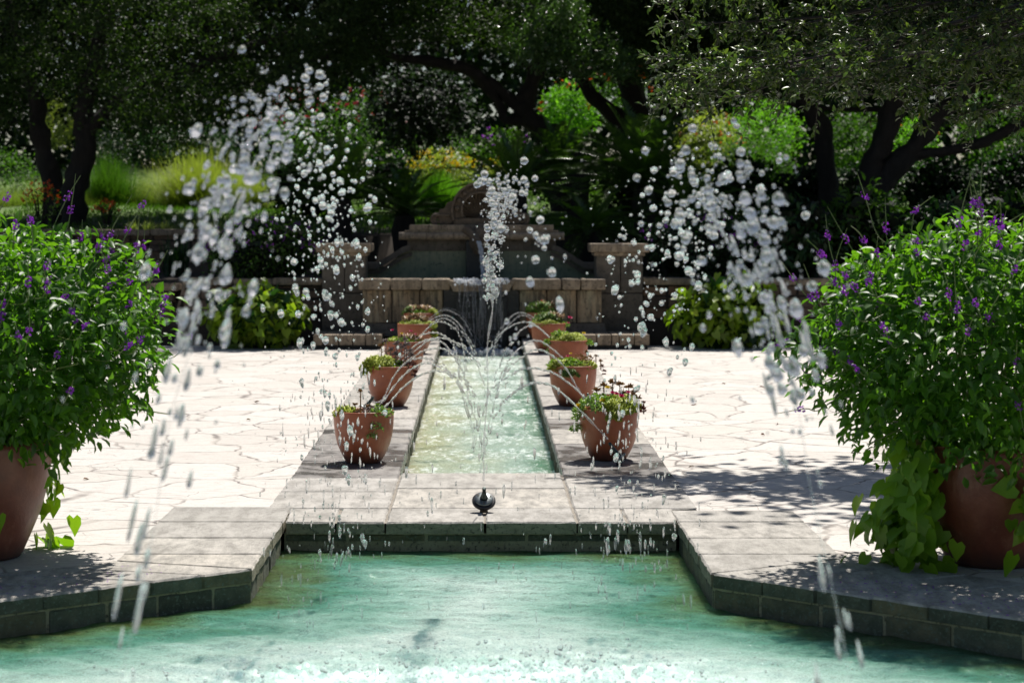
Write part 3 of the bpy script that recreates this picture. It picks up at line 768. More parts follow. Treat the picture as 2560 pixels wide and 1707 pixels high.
mb = MB(); n = 120; V_ = [(cx, DB - .02, czz - r0 * .25)]; 
for j in range(1, 8):
    for i in range(n + 1):
        a = -.3 + (math.pi + .6) * i / n; r = r0 * .62 * j / 7
        fl = .035 * (j / 7) * math.cos(a * 26)
        V_.append((cx + r * math.cos(a), DB + .03 + .06 * (1 - j / 7) + fl, czz - r0 * .25 * (1 - j / 7) + r * math.sin(a)))
fs = [(0, 1 + i, 2 + i) for i in range(n)]
for j in range(6):
    for i in range(n):
        b = 1 + j * (n + 1) + i; fs.append((b, b + 1, b + n + 2, b + n + 1))
mb.add(V_, fs)
mb.box(cx - r0 * .6, cx + r0 * .6, DB + .12, DB + .19, bz(564), czz + r0 * .1)
mb.build('fluted_shell', M_carve, wf, smooth=True)
mb = MB()
mb.box(cx - r0 * .9, cx + r0 * .9, DB - .08, DB + .18, bz(562), bz(545), 0, .01)
mb.build('crest_base', M_carve, wf); mb = MB()
for s in (-1, 1):
    X_ = lambda x: cx + s * (x - 1203) * DB / F
    # volute block: two spirals joined by a bar
    for xc, dr in ((1245 + 10, -1), (1310, 1)):
        sp = []
        for k in range(34):
            t = k / 33; a = t * 3.6 * math.pi; r = (13 * (1 - t) + 2) * DB / F
            sp.append((X_(xc) + s * dr * r * math.cos(a + math.pi / 2 * 3), DB + .02, bz(547) + r * math.sin(a + math.pi / 2 * 3)))
        mb.tube(sp, .026, 6)
    mb.box(min(X_(1250), X_(1318)), max(X_(1250), X_(1318)), DB - .03, DB + .15, bz(541), bz(535), 0, .008)
    mb.box(min(X_(1262), X_(1304)), max(X_(1262), X_(1304)), DB, DB + .13, bz(562), bz(541), 0, .008)
    mb.prism_xz([(X_(x), bz(y)) for x, y in ((1262, 535), (1307, 535), (1304, 524), (1292, 521), (1286, 508), (1276, 502), (1262, 506))], DB, DB + .13)
    mb.build('scroll', M_carve, wf); mb = MB()
# water in the tank, spout fall and cascade
tw = MB(); tw.box(fx(915), fx(1498), 26.45, DB, 0, fz(702)); tw.build('tank_water', plain('dark tank water', (.03, .07, .06), .05, .2, 3), wf)

# piers
def pier(x0, x1, cx0, cx1, label):
    d = 26.4; o = empty('stone_pier', ((fx(x0, d) + fx(x1, d)) / 2, d + .3, 0), label, 'pier', 'piers either side of the wall fountain')
    a, b = fx(x0, d), fx(x1, d); zt = fz(640, d); zm = fz(733, d)
    mb = MB(); m1 = a + (b - a) * .52
    mb.box(a, m1 - .004, d, d + .6, zm + .004, zt, 0, .012); mb.box(m1 + .004, b, d + .004, d + .6, zm + .004, zt, 0, .012)
    mb.box(a, b, d - .004, d + .62, -.2, zm - .004, 0, .012)
    mb.build('shaft', M_wall_dark, o)
    mb = MB(); mb.box(a - .03, b + .03, d - .04, d + .64, zt, fz(631, d), 0, .012)
    mb.box(fx(cx0, d), fx(cx1, d), d - .10, d + .68, fz(631, d) + .001, fz(609, d), 0, .02)
    mb.build('cap', M_cope_dark, o)
pier(805, 913, 790, 928, 'square stone pier with moulded cap standing left of the wall fountain')
pier(1491, 1607, 1476, 1622, 'square stone pier with moulded cap standing right of the wall fountain')

# rubble walls
def rubble(name, x0, x1, d, y_top, label, thick=.35, capz=.09, row=.14, z0=-.05, d1=None, cat='wall'):
    """a wall of rough courses from world x0 to x1 at depth d (to d1 at the far end)"""
    d1 = d if d1 is None else d1
    zt = fz(y_top, d)
    o = empty(name, ((x0 + x1) / 2, d, 0), label, cat)
    L = math.hypot(x1 - x0, d1 - d); ux, uy = (x1 - x0) / L, (d1 - d) / L; nx_, ny_ = -uy, ux
    if ny_ < 0: nx_, ny_ = -nx_, -ny_
    def blk(mb, t0, t1, za, zb, f, bev, back=thick):
        bm = bmesh.new(); bmesh.ops.create_cube(bm, size=1)
        for v in bm.verts:
            t = (t0 + t1) / 2 + v.co.x * (t1 - t0); q = f + (v.co.y + .5) * (back - f); z = (za + zb) / 2 + v.co.z * (zb - za)
            v.co = Vector((x0 + ux * t + nx_ * q, d + uy * t + ny_ * q, z)) + Vector([random.uniform(-.008, .008) for _ in range(3)])
        bmesh.ops.bevel(bm, geom=list(bm.edges), offset=bev, segments=2, affect='EDGES')
        mb.bm(bm)
    mb = MB(); z = z0
    while z < zt - capz - .03:
        h = min(row * random.uniform(.75, 1.3), zt - capz - z); t = -random.uniform(0, .1)
        if zt - capz - (z + h) < .05: h = zt - capz - z
        while t < L:
            w_ = random.uniform(.16, .42); a, b = max(t, 0), min(t + w_, L)
            if b - a > .04:
                if random.random() < .3 and h > .12:
                    blk(mb, a + .006, b - .006, z + .005, z + h * .5 - .004, random.uniform(0, .03), .012); blk(mb, a + .006, b - .006, z + h * .5 + .004, z + h - .005, random.uniform(0, .03), .012)
                else: blk(mb, a + .006, b - .006, z + .005, z + h - .005, random.uniform(0, .03), .016)
            t += w_
        z += h
    mb.build('stonework', M_rubble, o)
    mb = MB()
    blk(mb, .02, L - .02, z0 - .1, zt - capz, .035, .002); mb.build('joints', M_joint, o)
    mb = MB(); t = 0
    while t < L:
        w_ = random.uniform(.5, .8); e = min(L, t + w_)
        if L - e < .2: e = L
        blk(mb, t + .004, e - .004, zt - capz, zt, -.05, .014, thick + .03); t = e
    mb.build('cap_stone', M_cope_dark, o)
rubble('rubble_wall', fx(452), fx(803), 26.5, 696, 'low dark rubble wall with flat cap running left of the wall fountain')
rubble('rubble_wall', fx(1609), fx(2750), 26.5, 696, 'low brown rubble wall with flat cap running right of the wall fountain')
rubble('rubble_wall', fx(-260, 30.2), fx(790, 30.2), 30.2, 574, 'tall dark retaining wall behind the left bed, holding up the lawn', z0=.3, row=.17)
rubble('rubble_wall', fx(430), fx(452), 26.5, 710, 'short end wall where the low left wall turns back', d1=29.8)
# steps at the left
st = empty('garden_steps', (-5.2, 27, 0), 'pale stone garden steps climbing between the left shrub and the low wall', 'steps')
for k in range(5):
    mb = MB(); cut_blocks(mb, -8.6, fx(428), 26.4 + k * .42, 27.0 + k * .42, k * .13 - .15, .13 + k * .13, 5, .012); mb.build('tread', M_cope, st)

# ------------------------------------------------------------------ pots on the channel coping
pot_prof = [(.118, 0), (.122, .012), (.135, .03), (.158, .075), (.181, .13), (.195, .19), (.202, .25), (.205, .30), (.2055, .345), (.2035, .352), (.190, .352), (.186, .345), (.186, .28), (.05, .275)]
mbp = MB(); mbp.lathe(pot_prof[:-1] + [(.17, .27)], n=56, wob=.004)
POT = None
def stalks(C, N_, Ls, r=.004):
    mb = MB()
    for c, n_, l in zip(C, N_, Ls):
        c = Vector(c); n_ = Vector(n_); mb.tube([c, c + n_ * l * .5, c + n_ * l], [r, r * .9, r * .7], 5)
    return mb
def tuft(c, rad, n, kind):
    """leaf arrays for one patch; c centre, rad (rx,ry,rz) dome"""
    rx, ry, rz = rad
    a = R.uniform(0, 2 * math.pi, n); q = np.sqrt(R.uniform(0, 1, n))
    dome = np.sqrt(np.clip(1 - q ** 2, 0, 1)) * (.75 + .5 * np.sin(a * 3 + c[0] * 40) * q)
    P_ = np.stack([q * np.cos(a) * rx, q * np.sin(a) * ry, dome * rz], 1) + np.array(c)
    Nn = np.stack([np.cos(a) * q * .9, np.sin(a) * q * .9, np.full(n, .75)], 1)
    A = unit(Nn + R.normal(size=(n, 3)) * .45)
    if kind == 'sedum': return P_, A, rdir(n), R.uniform(.018, .034, n), R.uniform(.006, .010, n), T_STUB
    if kind == 'leafy': return P_, unit(A + R.normal(size=(n, 3)) * .6), Nn + rdir(n) * .5, R.uniform(.020, .036, n), R.uniform(.012, .020, n), T_OVAL
    if kind == 'needle': return P_, A, rdir(n), R.uniform(.03, .06, n), R.uniform(.004, .007, n), T_STUB
def rosette(c, axis, r, nl=11):
    axis = np.array(axis, float); axis /= np.linalg.norm(axis)
    t1 = np.cross(axis, [.3, .9, .2]); t1 /= np.linalg.norm(t1); t2 = np.cross(axis, t1)
    C_, A_, N_ = [], [], []; Ls = []
    for ring_, (k, up, s) in enumerate(((nl, .55, 1.0), (nl - 2, 1.3, .9), (5, 2.6, .7))):
        for i in range(k):
            a = 6.283 * (i + ring_ * .5) / k + random.uniform(-.15, .15)
            d = np.cos(a) * t1 + np.sin(a) * t2
            A_.append(d + axis * up); C_.append(np.array(c)); N_.append(axis - d * .3); Ls.append(r * s)
    return np.array(C_), np.array(A_), np.array(N_), np.array(Ls), np.array(Ls) * .42, T_OVAL
def burst(c, r, n=26, stalk=0):
    A = rdir(n); A[:, 2] = np.abs(A[:, 2]) * .9 - .15
    C_ = np.tile(np.array(c, float), (n, 1))
    if stalk:
        m_ = 16; t = R.uniform(.15, 1, m_); a = R.uniform(0, 6.28, m_)
        C2 = np.array(c, float)[None] - np.stack([np.zeros(m_), np.zeros(m_), stalk * (1 - t)], 1)
        A2 = np.stack([np.cos(a), np.sin(a), np.full(m_, .7)], 1); C_ = np.concatenate([C_, C2]); A = np.concatenate([A, A2])
    n = len(A); L_ = R.uniform(.55, 1.0, n) * r; L_[26:] *= .7
    return C_, A, rdir(n) + np.array([0, -.4, .6]), L_, L_ * .42, T_OVAL
def add_part(name, sets, mats, parent):
    """merge leaf sets of one part into one mesh; sets of (C,A,N,L,W,T,mi)"""
    VV = []; FF = []; MI = []; b = 0
    for (C_, A, N_, L, W, T, mi) in sets:
        tv, tf = T; n = len(C_); k = len(tv)
        A = unit(np.asarray(A, float)); N_ = np.asarray(N_, float); N_ = N_ - (N_ * A).sum(1, keepdims=True) * A; N_ = unit(N_); B = np.cross(N_, A)
        L = np.broadcast_to(L, (n,)); W = np.broadcast_to(W, (n,))
        V_ = np.asarray(C_)[:, None, :] + A[:, None, :] * (tv[None, :, 0:1] * L[:, None, None]) + B[:, None, :] * (tv[None, :, 1:2] * W[:, None, None]) + N_[:, None, :] * (tv[None, :, 2:3] * L[:, None, None])
        VV.append(V_.reshape(-1, 3)); FF.append((tf[None] + (np.arange(n) * k)[:, None, None] + b).reshape(-1, 3)); MI.append(np.full(n * len(tf), mi)); b += n * k
    return link(name, np_mesh(name, np.concatenate(VV), np.concatenate(FF), np.concatenate(MI)), mats, parent)
def flower(c, axis, r): 
    C_, A_, N_, L, W, T = rosette(c, axis, r, 6); return C_, A_, N_, L, W * 2.0, T
POTGRP = 'terracotta pots in two rows along the rill'
def pot(x, y, base_px, label, patches, ros=(), flowers=(), stems=(), hang=()):
    global POT
    z = cz(y)
    o = empty('potted_succulents', (x, y, z), label, 'potted plant', POTGRP)
    o['_local'] = 1
    if POT is None:
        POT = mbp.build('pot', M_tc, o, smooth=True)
    else:
        c = POT.copy(); COL.objects.link(c); c.parent = o
    so_ = MB(); so_.lathe([(.183, .30), (.183, .305), (.10, .315), (.02, .318)], n=28); so_.build('soil', M_soil, o)
    nm = {'yellow green sedum': 'sedum', 'green succulent': 'green_succulent', 'cream edged succulent': 'variegated_succulent', 'bronze succulent': 'bronze_rosette',
          'grey purple succulent': 'purple_rosette', 'dark red succulent': 'red_rosette'}
    nm2 = dict(nm); nm2['bronze succulent'] = 'bronze_succulent'; nm2['grey purple succulent'] = 'purple_succulent'; nm2['dark red succulent'] = 'red_succulent'
    for (kx, ky, kz, rx, ry, rz, n, kind, mat) in patches:
        add_part(nm2[mat.name], [(*tuft((kx, ky, .32 + kz), (rx, ry, rz), n, kind), 0)], mat, o)
    for (rx_, ry_, rz_, rr, mat) in ros:
        add_part(nm[mat.name], [(*burst((rx_, ry_, .32 + rz_), rr, 26, rz_ * .8 if rz_ > .05 else 0), 0)], mat, o)
        if rz_ > .05:
            mb = stalks([(rx_, ry_, .31)], [(0, 0, 1)], [rz_ + .01], .005); mb.build('stalk', mat, o)
    for (a, b, c_, rr, mat) in flowers: add_part('flower', [(*flower((a, b, .32 + c_), (a, b - .5, 1.0), rr), 0)], mat, o)
    return o
o_ = M_tc
SD, GS, VS, BR, PU, RD = L_sedum, L_succ, L_varsucc, L_brown, L_purple, L_redbr
pot(-.80, 13.55, 0, 'nearest left pot, thinly planted with one tall brown stalk',
    [(-.13, -.05, 0, .07, .10, .06, 220, 'sedum', SD), (-.02, 0, -.01, .15, .15, .05, 260, 'leafy', BR), (.06, -.04, 0, .10, .10, .05, 160, 'leafy', PU), (.12, -.14, .0, .06, .06, .06, 110, 'leafy', VS),
     (.10, -.20, -.09, .035, .03, .05, 45, 'leafy', VS), (.075, -.215, -.14, .03, .02, .03, 30, 'leafy', VS), (.16, -.10, .01, .05, .06, .03, 50, 'leafy', GS)],
    ros=[(-.02, -.02, .16, .03, BR), (-.06, .02, .07, .03, BR), (.03, .0, .06, .03, BR), (-.09, -.06, .04, .03, BR), (.09, .05, .06, .028, GS), (.12, -.04, .05, .035, VS), (-.13, .02, .05, .03, BR)])
pot(-.79, 17.3, 0, 'second left pot, yellow green mound beside grey purple rosettes',
    [(-.10, -.04, .0, .15, .15, .12, 1500, 'sedum', SD), (-.19, -.08, -.04, .06, .08, .08, 500, 'sedum', SD), (.03, 0, 0, .12, .14, .07, 300, 'leafy', GS), (.14, -.02, .0, .10, .12, .06, 180, 'leafy', RD)],
    ros=[(.00, .03, .16, .05, PU), (.05, .05, .22, .05, PU), (.09, .00, .19, .055, PU), (.14, .02, .21, .055, PU), (.17, -.03, .16, .05, PU), (.12, .08, .25, .045, PU), (-.04, .05, .24, .04, PU), (-.08, .04, .20, .04, BR),
         (.20, -.03, .03, .04, RD), (.22, -.04, -.02, .035, RD), (.20, -.08, -.05, .035, RD), (.05, .0, .13, .05, PU), (.18, .05, .12, .05, PU)])
pot(-.79, 20.4, 0, 'third left pot, low green mat with pink and yellow flowers',
    [(0, 0, .0, .19, .18, .07, 900, 'leafy', GS), (-.1, -.05, .0, .1, .1, .06, 260, 'sedum', SD), (.05, 0, .03, .12, .12, .05, 160, 'needle', BR)],
    flowers=[(-.12, -.02, .14, .022, L_magenta), (.07, 0, .13, .022, L_magenta), (.12, -.05, .10, .02, L_magenta), (-.02, -.1, .11, .02, L_yflow)])
pot(-.78, 23.4, 0, 'fourth left pot, pale sedum spilling over its right side',
    [(0, 0, 0, .19, .18, .07, 1300, 'sedum', SD), (.19, -.03, -.03, .06, .09, .08, 500, 'sedum', SD), (.21, -.03, -.13, .045, .05, .08, 300, 'sedum', SD), (0, .05, .05, .14, .1, .08, 160, 'needle', BR)])
pot(-.80, 25.7, 0, 'farthest pot on the left, feathery green and orange tipped plants',
    [(-.03, 0, 0, .17, .18, .08, 600, 'leafy', GS), (.14, 0, .0, .10, .12, .09, 600, 'sedum', SD), (0, 0, .05, .16, .12, .06, 200, 'needle', BR), (-.1, 0, .0, .1, .1, .1, 200, 'needle', GS)])
pot(.878, 13.70, 0, 'nearest right pot, overflowing with yellow and pink flowers and bronze rosettes',
    [(-.08, -.06, .02, .13, .13, .11, 420, 'leafy', VS), (-.20, -.06, -.05, .05, .07, .10, 150, 'leafy', VS), (-.22, -.06, -.13, .04, .04, .05, 70, 'leafy', VS), (.05, -.10, .0, .13, .12, .10, 1300, 'sedum', SD), (.02, -.21, -.04, .05, .03, .07, 380, 'sedum', SD),
     (.10, .0, .02, .12, .13, .10, 700, 'sedum', SD), (.0, .05, .03, .15, .12, .1, 300, 'leafy', GS), (.20, -.02, .0, .05, .07, .05, 60, 'leafy', RD)],
    ros=[(-.03, .06, .18, .045, BR), (.03, .05, .20, .045, BR), (.08, .06, .19, .045, BR), (.14, .04, .17, .045, BR), (.18, .02, .14, .04, BR), (-.08, .05, .15, .04, BR), (.16, -.03, .12, .04, BR), (.22, -.02, .03, .03, RD), (.21, -.06, .01, .03, RD), (.24, .0, .07, .022, RD), (.10, .02, .13, .045, BR), (.20, .0, .10, .04, BR)],
    flowers=[(-.215, -.10, .05, .032, L_yflow), (-.05, -.12, .09, .028, L_yflow), (-.01, -.02, .17, .024, L_yflow), (.02, -.08, .14, .022, L_magenta), (.05, -.05, .13, .022, L_magenta), (.08, -.1, .12, .026, L_magenta), (-.01, -.07, .12, .018, L_magenta), (.13, -.04, .14, .02, L_magenta)])
pot(.80, 17.35, 0, 'second right pot from the pool, dark red rosettes trailing over its side',
    [(-.05, 0, 0, .17, .17, .09, 600, 'leafy', GS), (-.12, -.06, -.02, .10, .1, .10, 700, 'sedum', SD), (.06, -.03, 0, .14, .14, .07, 700, 'sedum', SD), (-.03, -.2, -.06, .07, .03, .07, 260, 'sedum', GS), (.08, .02, .04, .1, .1, .08, 120, 'leafy', BR)],
    ros=[(.25, 0, .02, .03, RD), (.27, -.02, -.02, .03, RD), (.24, -.03, .07, .025, BR), (.20, .02, .11, .025, BR), (.27, .02, -.05, .028, RD), (.12, .05, .14, .03, BR)],
    flowers=[(-.05, -.05, .11, .018, L_magenta), (-.02, 0, .13, .016, L_yflow)])
pot(.895, 20.55, 0, 'third right pot from the pool, dense yellow green mound',
    [(0, 0, 0, .19, .19, .10, 2200, 'sedum', SD), (-.19, -.02, -.03, .06, .08, .07, 220, 'leafy', GS), (.19, -.02, -.02, .06, .08, .05, 150, 'leafy', GS), (-.08, .05, .05, .1, .1, .08, 150, 'leafy', GS), (-.17, 0, -.1, .04, .05, .05, 80, 'leafy', VS)],
    flowers=[(.16, -.04, .10, .026, L_yflow)])
pot(.795, 23.5, 0, 'fourth right pot from the pool, a magenta flower at its right edge',
    [(-.02, -.02, 0, .19, .18, .07, 1200, 'sedum', SD), (.0, .05, .04, .17, .12, .10, 350, 'needle', GS), (.19, 0, -.02, .05, .07, .06, 120, 'leafy', GS), (.05, .05, .06, .12, .1, .08, 130, 'needle', BR)],
    flowers=[(.25, -.03, .09, .035, L_magenta), (.23, -.03, .03, .02, L_magenta)])
pot(.785, 25.8, 0, 'farthest pot on the right, shaggy green plants with red tips',
    [(-.02, 0, 0, .19, .18, .12, 800, 'leafy', GS), (.0, 0, .04, .19, .15, .12, 380, 'needle', GS), (.05, 0, .06, .16, .12, .10, 160, 'needle', BR), (.15, 0, 0, .08, .1, .06, 120, 'leafy', RD)],
    flowers=[(0, 0, .18, .02, L_orange), (.17, -.05, .06, .02, L_magenta)])

# ------------------------------------------------------------------ nozzles
def nozzle(loc, aim, label, big=False):
    o = empty('water_nozzle', loc, label, 'nozzle', None if big else 'bronze nozzles on the rill coping'); o['_local'] = 1
    s = 1.0 if big else .62
    d = Vector(aim).normalized()
    mb = MB(); mb.lathe([(.030 * s, 0), (.028 * s, .03 * s), (.024 * s, .06 * s), (.023 * s, .075 * s)], n=20); mb.build('stand', M_base if big else M_bronze, o, smooth=True)
    c = Vector((0, 0, .085 * s)); q = d.to_track_quat('Z', 'Y').to_matrix().to_4x4()
    from mathutils import Matrix
    def lat(name, prof, mat, n=32):
        mb = MB(); mb.lathe(prof, n=n); mb.v = [tuple(Matrix.Translation(c) @ q @ Vector(v)) for v in mb.v]
        return mb.build(name, mat, o, smooth=True)
    if big:
        lat('gasket', [(.078, -.022), (.085, -.012), (.085, .002), (.078, .008)], M_rubber)
        lat('flange', [(.064, .0082), (.066, .016), (.058, .022), (.03, .026)], M_bronze_lt)
        f = MB()
        for a in (.4, 2.5, 4.7):
            f.lathe([(.006, .018), (.006, .026)], c=(.05 * math.cos(a), .05 * math.sin(a), 0), n=8)
        f.v = [tuple(Matrix.Translation(c) @ q @ Vector(v)) for v in f.v]; f.build('bolt', M_base, o)
        lat('jet_tip', [(.030, .024), (.024, .045), (.016, .08), (.012, .105), (.014, .107), (.014, .125), (.009, .125)], M_bronze, 20)
    else:
        lat('flange', [(.050, -.006), (.052, .0), (.048, .008), (.02, .012)], M_bronze_lt)
        lat('jet_tip', [(.024, .01), (.016, .05), (.011, .10), (.012, .102), (.009, .12)], M_bronze, 16)
    return o
nozzle((.015, 11.25, 0), (0.02, -.62, .80), 'large bronze nozzle with black gasket on the coping before the rill', True).scale = (.78, .78, .78)

# ------------------------------------------------------------------ thin jets over the channel
def jet_path(px, d, nozzle_x):
    P_ = [PX(x, y, d) for x, y in px]
    return P_
JETS = {  # side: list of (pixel path, depth)
 'right': [([(1519, 1097), (1400, 978), (1341, 957), (1300, 971), (1267, 997), (1253, 1014), (1225, 1070)], 13.40),
           ([(1448, 980), (1400, 942), (1365, 926), (1312, 921), (1270, 942), (1231, 971), (1205, 1030)], 15.4),
           ([(1453, 984), (1412, 918), (1365, 880), (1331, 876), (1300, 895), (1262, 935), (1240, 990)], 16.9),
           ([(1396, 885), (1365, 861), (1345, 852), (1318, 856), (1285, 885), (1262, 920)], 19.6),
           ([(1375, 845), (1341, 816), (1312, 819), (1288, 842), (1260, 880), (1240, 935)], 21.5),
           ([(1370, 840), (1331, 809), (1298, 807), (1269, 821), (1241, 845), (1224, 873), (1215, 910)], 22.3),
           ([(1342, 800), (1310, 783), (1288, 785), (1267, 804), (1245, 835), (1235, 870)], 24.5),
           ([(1340, 805), (1305, 788), (1276, 809), (1250, 842), (1231, 883)], 24.9)],
 'left': [([(958, 1020), (1007, 969), (1050, 938), (1093, 926), (1126, 935), (1158, 947), (1179, 966), (1190, 1010)], 15.2),
          ([(955, 1000), (985, 940), (1020, 902), (1060, 895), (1093, 904), (1120, 925), (1150, 975)], 16.6),
          ([(950, 1010), (1007, 940), (1055, 909), (1093, 914), (1125, 935), (1150, 962)], 16.0),
          ([(1040, 888), (1079, 872), (1112, 873), (1136, 892), (1155, 923), (1167, 960)], 17.8),
          ([(1040, 875), (1074, 850), (1103, 854), (1127, 878), (1155, 921), (1170, 960)], 19.1),
          ([(1030, 870), (1065, 850), (1108, 845), (1141, 857), (1169, 880), (1190, 905)], 19.5),
          ([(1040, 848), (1074, 832), (1103, 835), (1127, 854), (1139, 876), (1146, 905)], 20.3),
          ([(1045, 845), (1079, 811), (1103, 804), (1127, 814), (1141, 828), (1155, 860)], 22.4),
          ([(1070, 805), (1103, 789), (1131, 795), (1158, 823), (1179, 859), (1189, 883)], 24.0),
          ([(1072, 810), (1108, 796), (1134, 807), (1155, 833), (1174, 859)], 24.3),
          ([(1085, 785), (1112, 771), (1141, 778), (1165, 800)], 25.8),
          ([(1082, 790), (1103, 776), (1127, 778), (1158, 800), (1180, 840)], 25.4)]}
ordn = ['nearest', 'second', 'third', 'fourth', 'fifth', 'sixth', 'seventh', 'eighth', 'ninth', 'tenth', 'eleventh', 'farthest']
for side, lst in JETS.items():
    lst = sorted(lst, key=lambda t: t[1])
    s = 1 if side == 'right' else -1
    for k, (px, d) in enumerate(lst):
        P_ = [PX(x, y, d) for x, y in px]
        zc = cz(d)
        if k == 0 and side == 'right': start = P_[0]
        else:
            a0 = Vector((s * .93, d, zc + .11)); P_ = [a0] + P_
            start = a0
        wl = -.16 + (d - 13) * .006
        e = P_[-1]; pv = P_[-2]; dr = (e - pv)
        if e.z > wl and dr.z < -1e-3:                      # let it reach the water
            t = (e.z - wl) / -dr.z * .75; P_.append(Vector((e.x + dr.x * t * .7, e.y, wl - .01)))
        pts = spline(P_, 10); n = len(pts)
        nm = ordn[k] if k < len(lst) - 1 else 'farthest'
        mb = MB(); ph = random.random() * 6
        brk = int(n * .60)
        for st_ in range(2):
            q = []; rr = []
            for i in range(brk):
                t = i / n; sp = .003 + .010 * t
                a = i * .9 + ph + st_ * math.pi
                q.append(pts[i] + Vector((sp * math.cos(a) * .5, sp * math.sin(a * 1.1), sp * math.sin(a))))
                rr.append((.0056 + .0032 * math.sin(i * 1.7 + st_)) * (1.0 if st_ == 0 else .7))
            mb.tube(q, rr, 6)
        i = brk - 2
        while i < n - 2:                                   # broken strands and beads
            L_ = random.choice([1, 2, 3]); j = min(n - 1, i + L_)
            off = Vector((random.uniform(-1, 1), random.uniform(-1.2, 1.2), random.uniform(-1, 1))) * .014 * (i / n)
            r = random.uniform(.0045, .009)
            m1 = [pts[i].lerp(pts[j], u) + off for u in (0, .2, .5, .8, 1)]
            mb.tube(m1, [r * .25, r, r * 1.15, r, r * .3], 6)
            if random.random() < .6:
                off2 = Vector((random.uniform(-1, 1), random.uniform(-1.5, 1.5), random.uniform(-1.2, 1))) * .028
                r2 = r * .8; m1 = [p_ + off2 for p_ in m1]; mb.tube(m1, [r2 * .25, r2, r2, r2, r2 * .3], 6)
            i = j + random.choice([0, 0, 1])
        o = mb.build('water_jet', M_stream, smooth=True)
        tag(o, f'{nm} thin jet from the pool along the {side} side of the rill', 'water jet', 'thin water jets arching over the rill')
        if side == 'right' and k == 0:
            nozzle((P_[0].x + .075, d - .02, zc), (-.55, -.05, .83), 'small bronze nozzle on the coping in front of the nearest right pot')
        else:
            nozzle((s * .97, d, zc), (-s * .6, 0, .8), f'small bronze nozzle feeding the {nm} thin jet on the {side} of the rill')

# ------------------------------------------------------------------ big jets: strand then drops
bmi = bmesh.new(); bmesh.ops.create_icosphere(bmi, subdivisions=2, radius=1); bmi.verts.index_update()
ICO_V = np.array([v.co[:] for v in bmi.verts]); ICO_F = np.array([[v.index for v in f.verts] for f in bmi.faces]); bmi.free()
def blobs(C, D_, rad, elong):
    n = len(C); A = unit(D_); t = np.cross(A, np.array([.31, .9, .2])); B = unit(t); Cc = np.cross(A, B)
    k = len(ICO_V); V_ = np.repeat(ICO_V[None], n, 0).copy()
    ph = R.uniform(0, 6.28, (n, 1, 3)); fr = R.uniform(1.3, 2.8, (n, 1, 3))
    wob = 1 + .13 * np.sin(V_[:, :, 0:1] * fr[:, :, 0:1] * 1.6 + ph[:, :, 0:1]) * np.cos(V_[:, :, 1:2] * fr[:, :, 1:2] * 1.6 + ph[:, :, 1:2]) + .10 * np.sin(V_[:, :, 2:3] * 4 + ph[:, :, 2:3])
    V_ *= wob
    taper = 1 - .25 * V_[:, :, 2:3]
    P_ = C[:, None] + A[:, None] * (V_[:, :, 2:3] * (rad * elong)[:, None, None]) + (B[:, None] * V_[:, :, 0:1] + Cc[:, None] * V_[:, :, 1:2]) * rad[:, None, None] * taper
    Fc = ICO_F[None] + (np.arange(n) * k)[:, None, None]
    return P_.reshape(-1, 3), Fc.reshape(-1, 3)
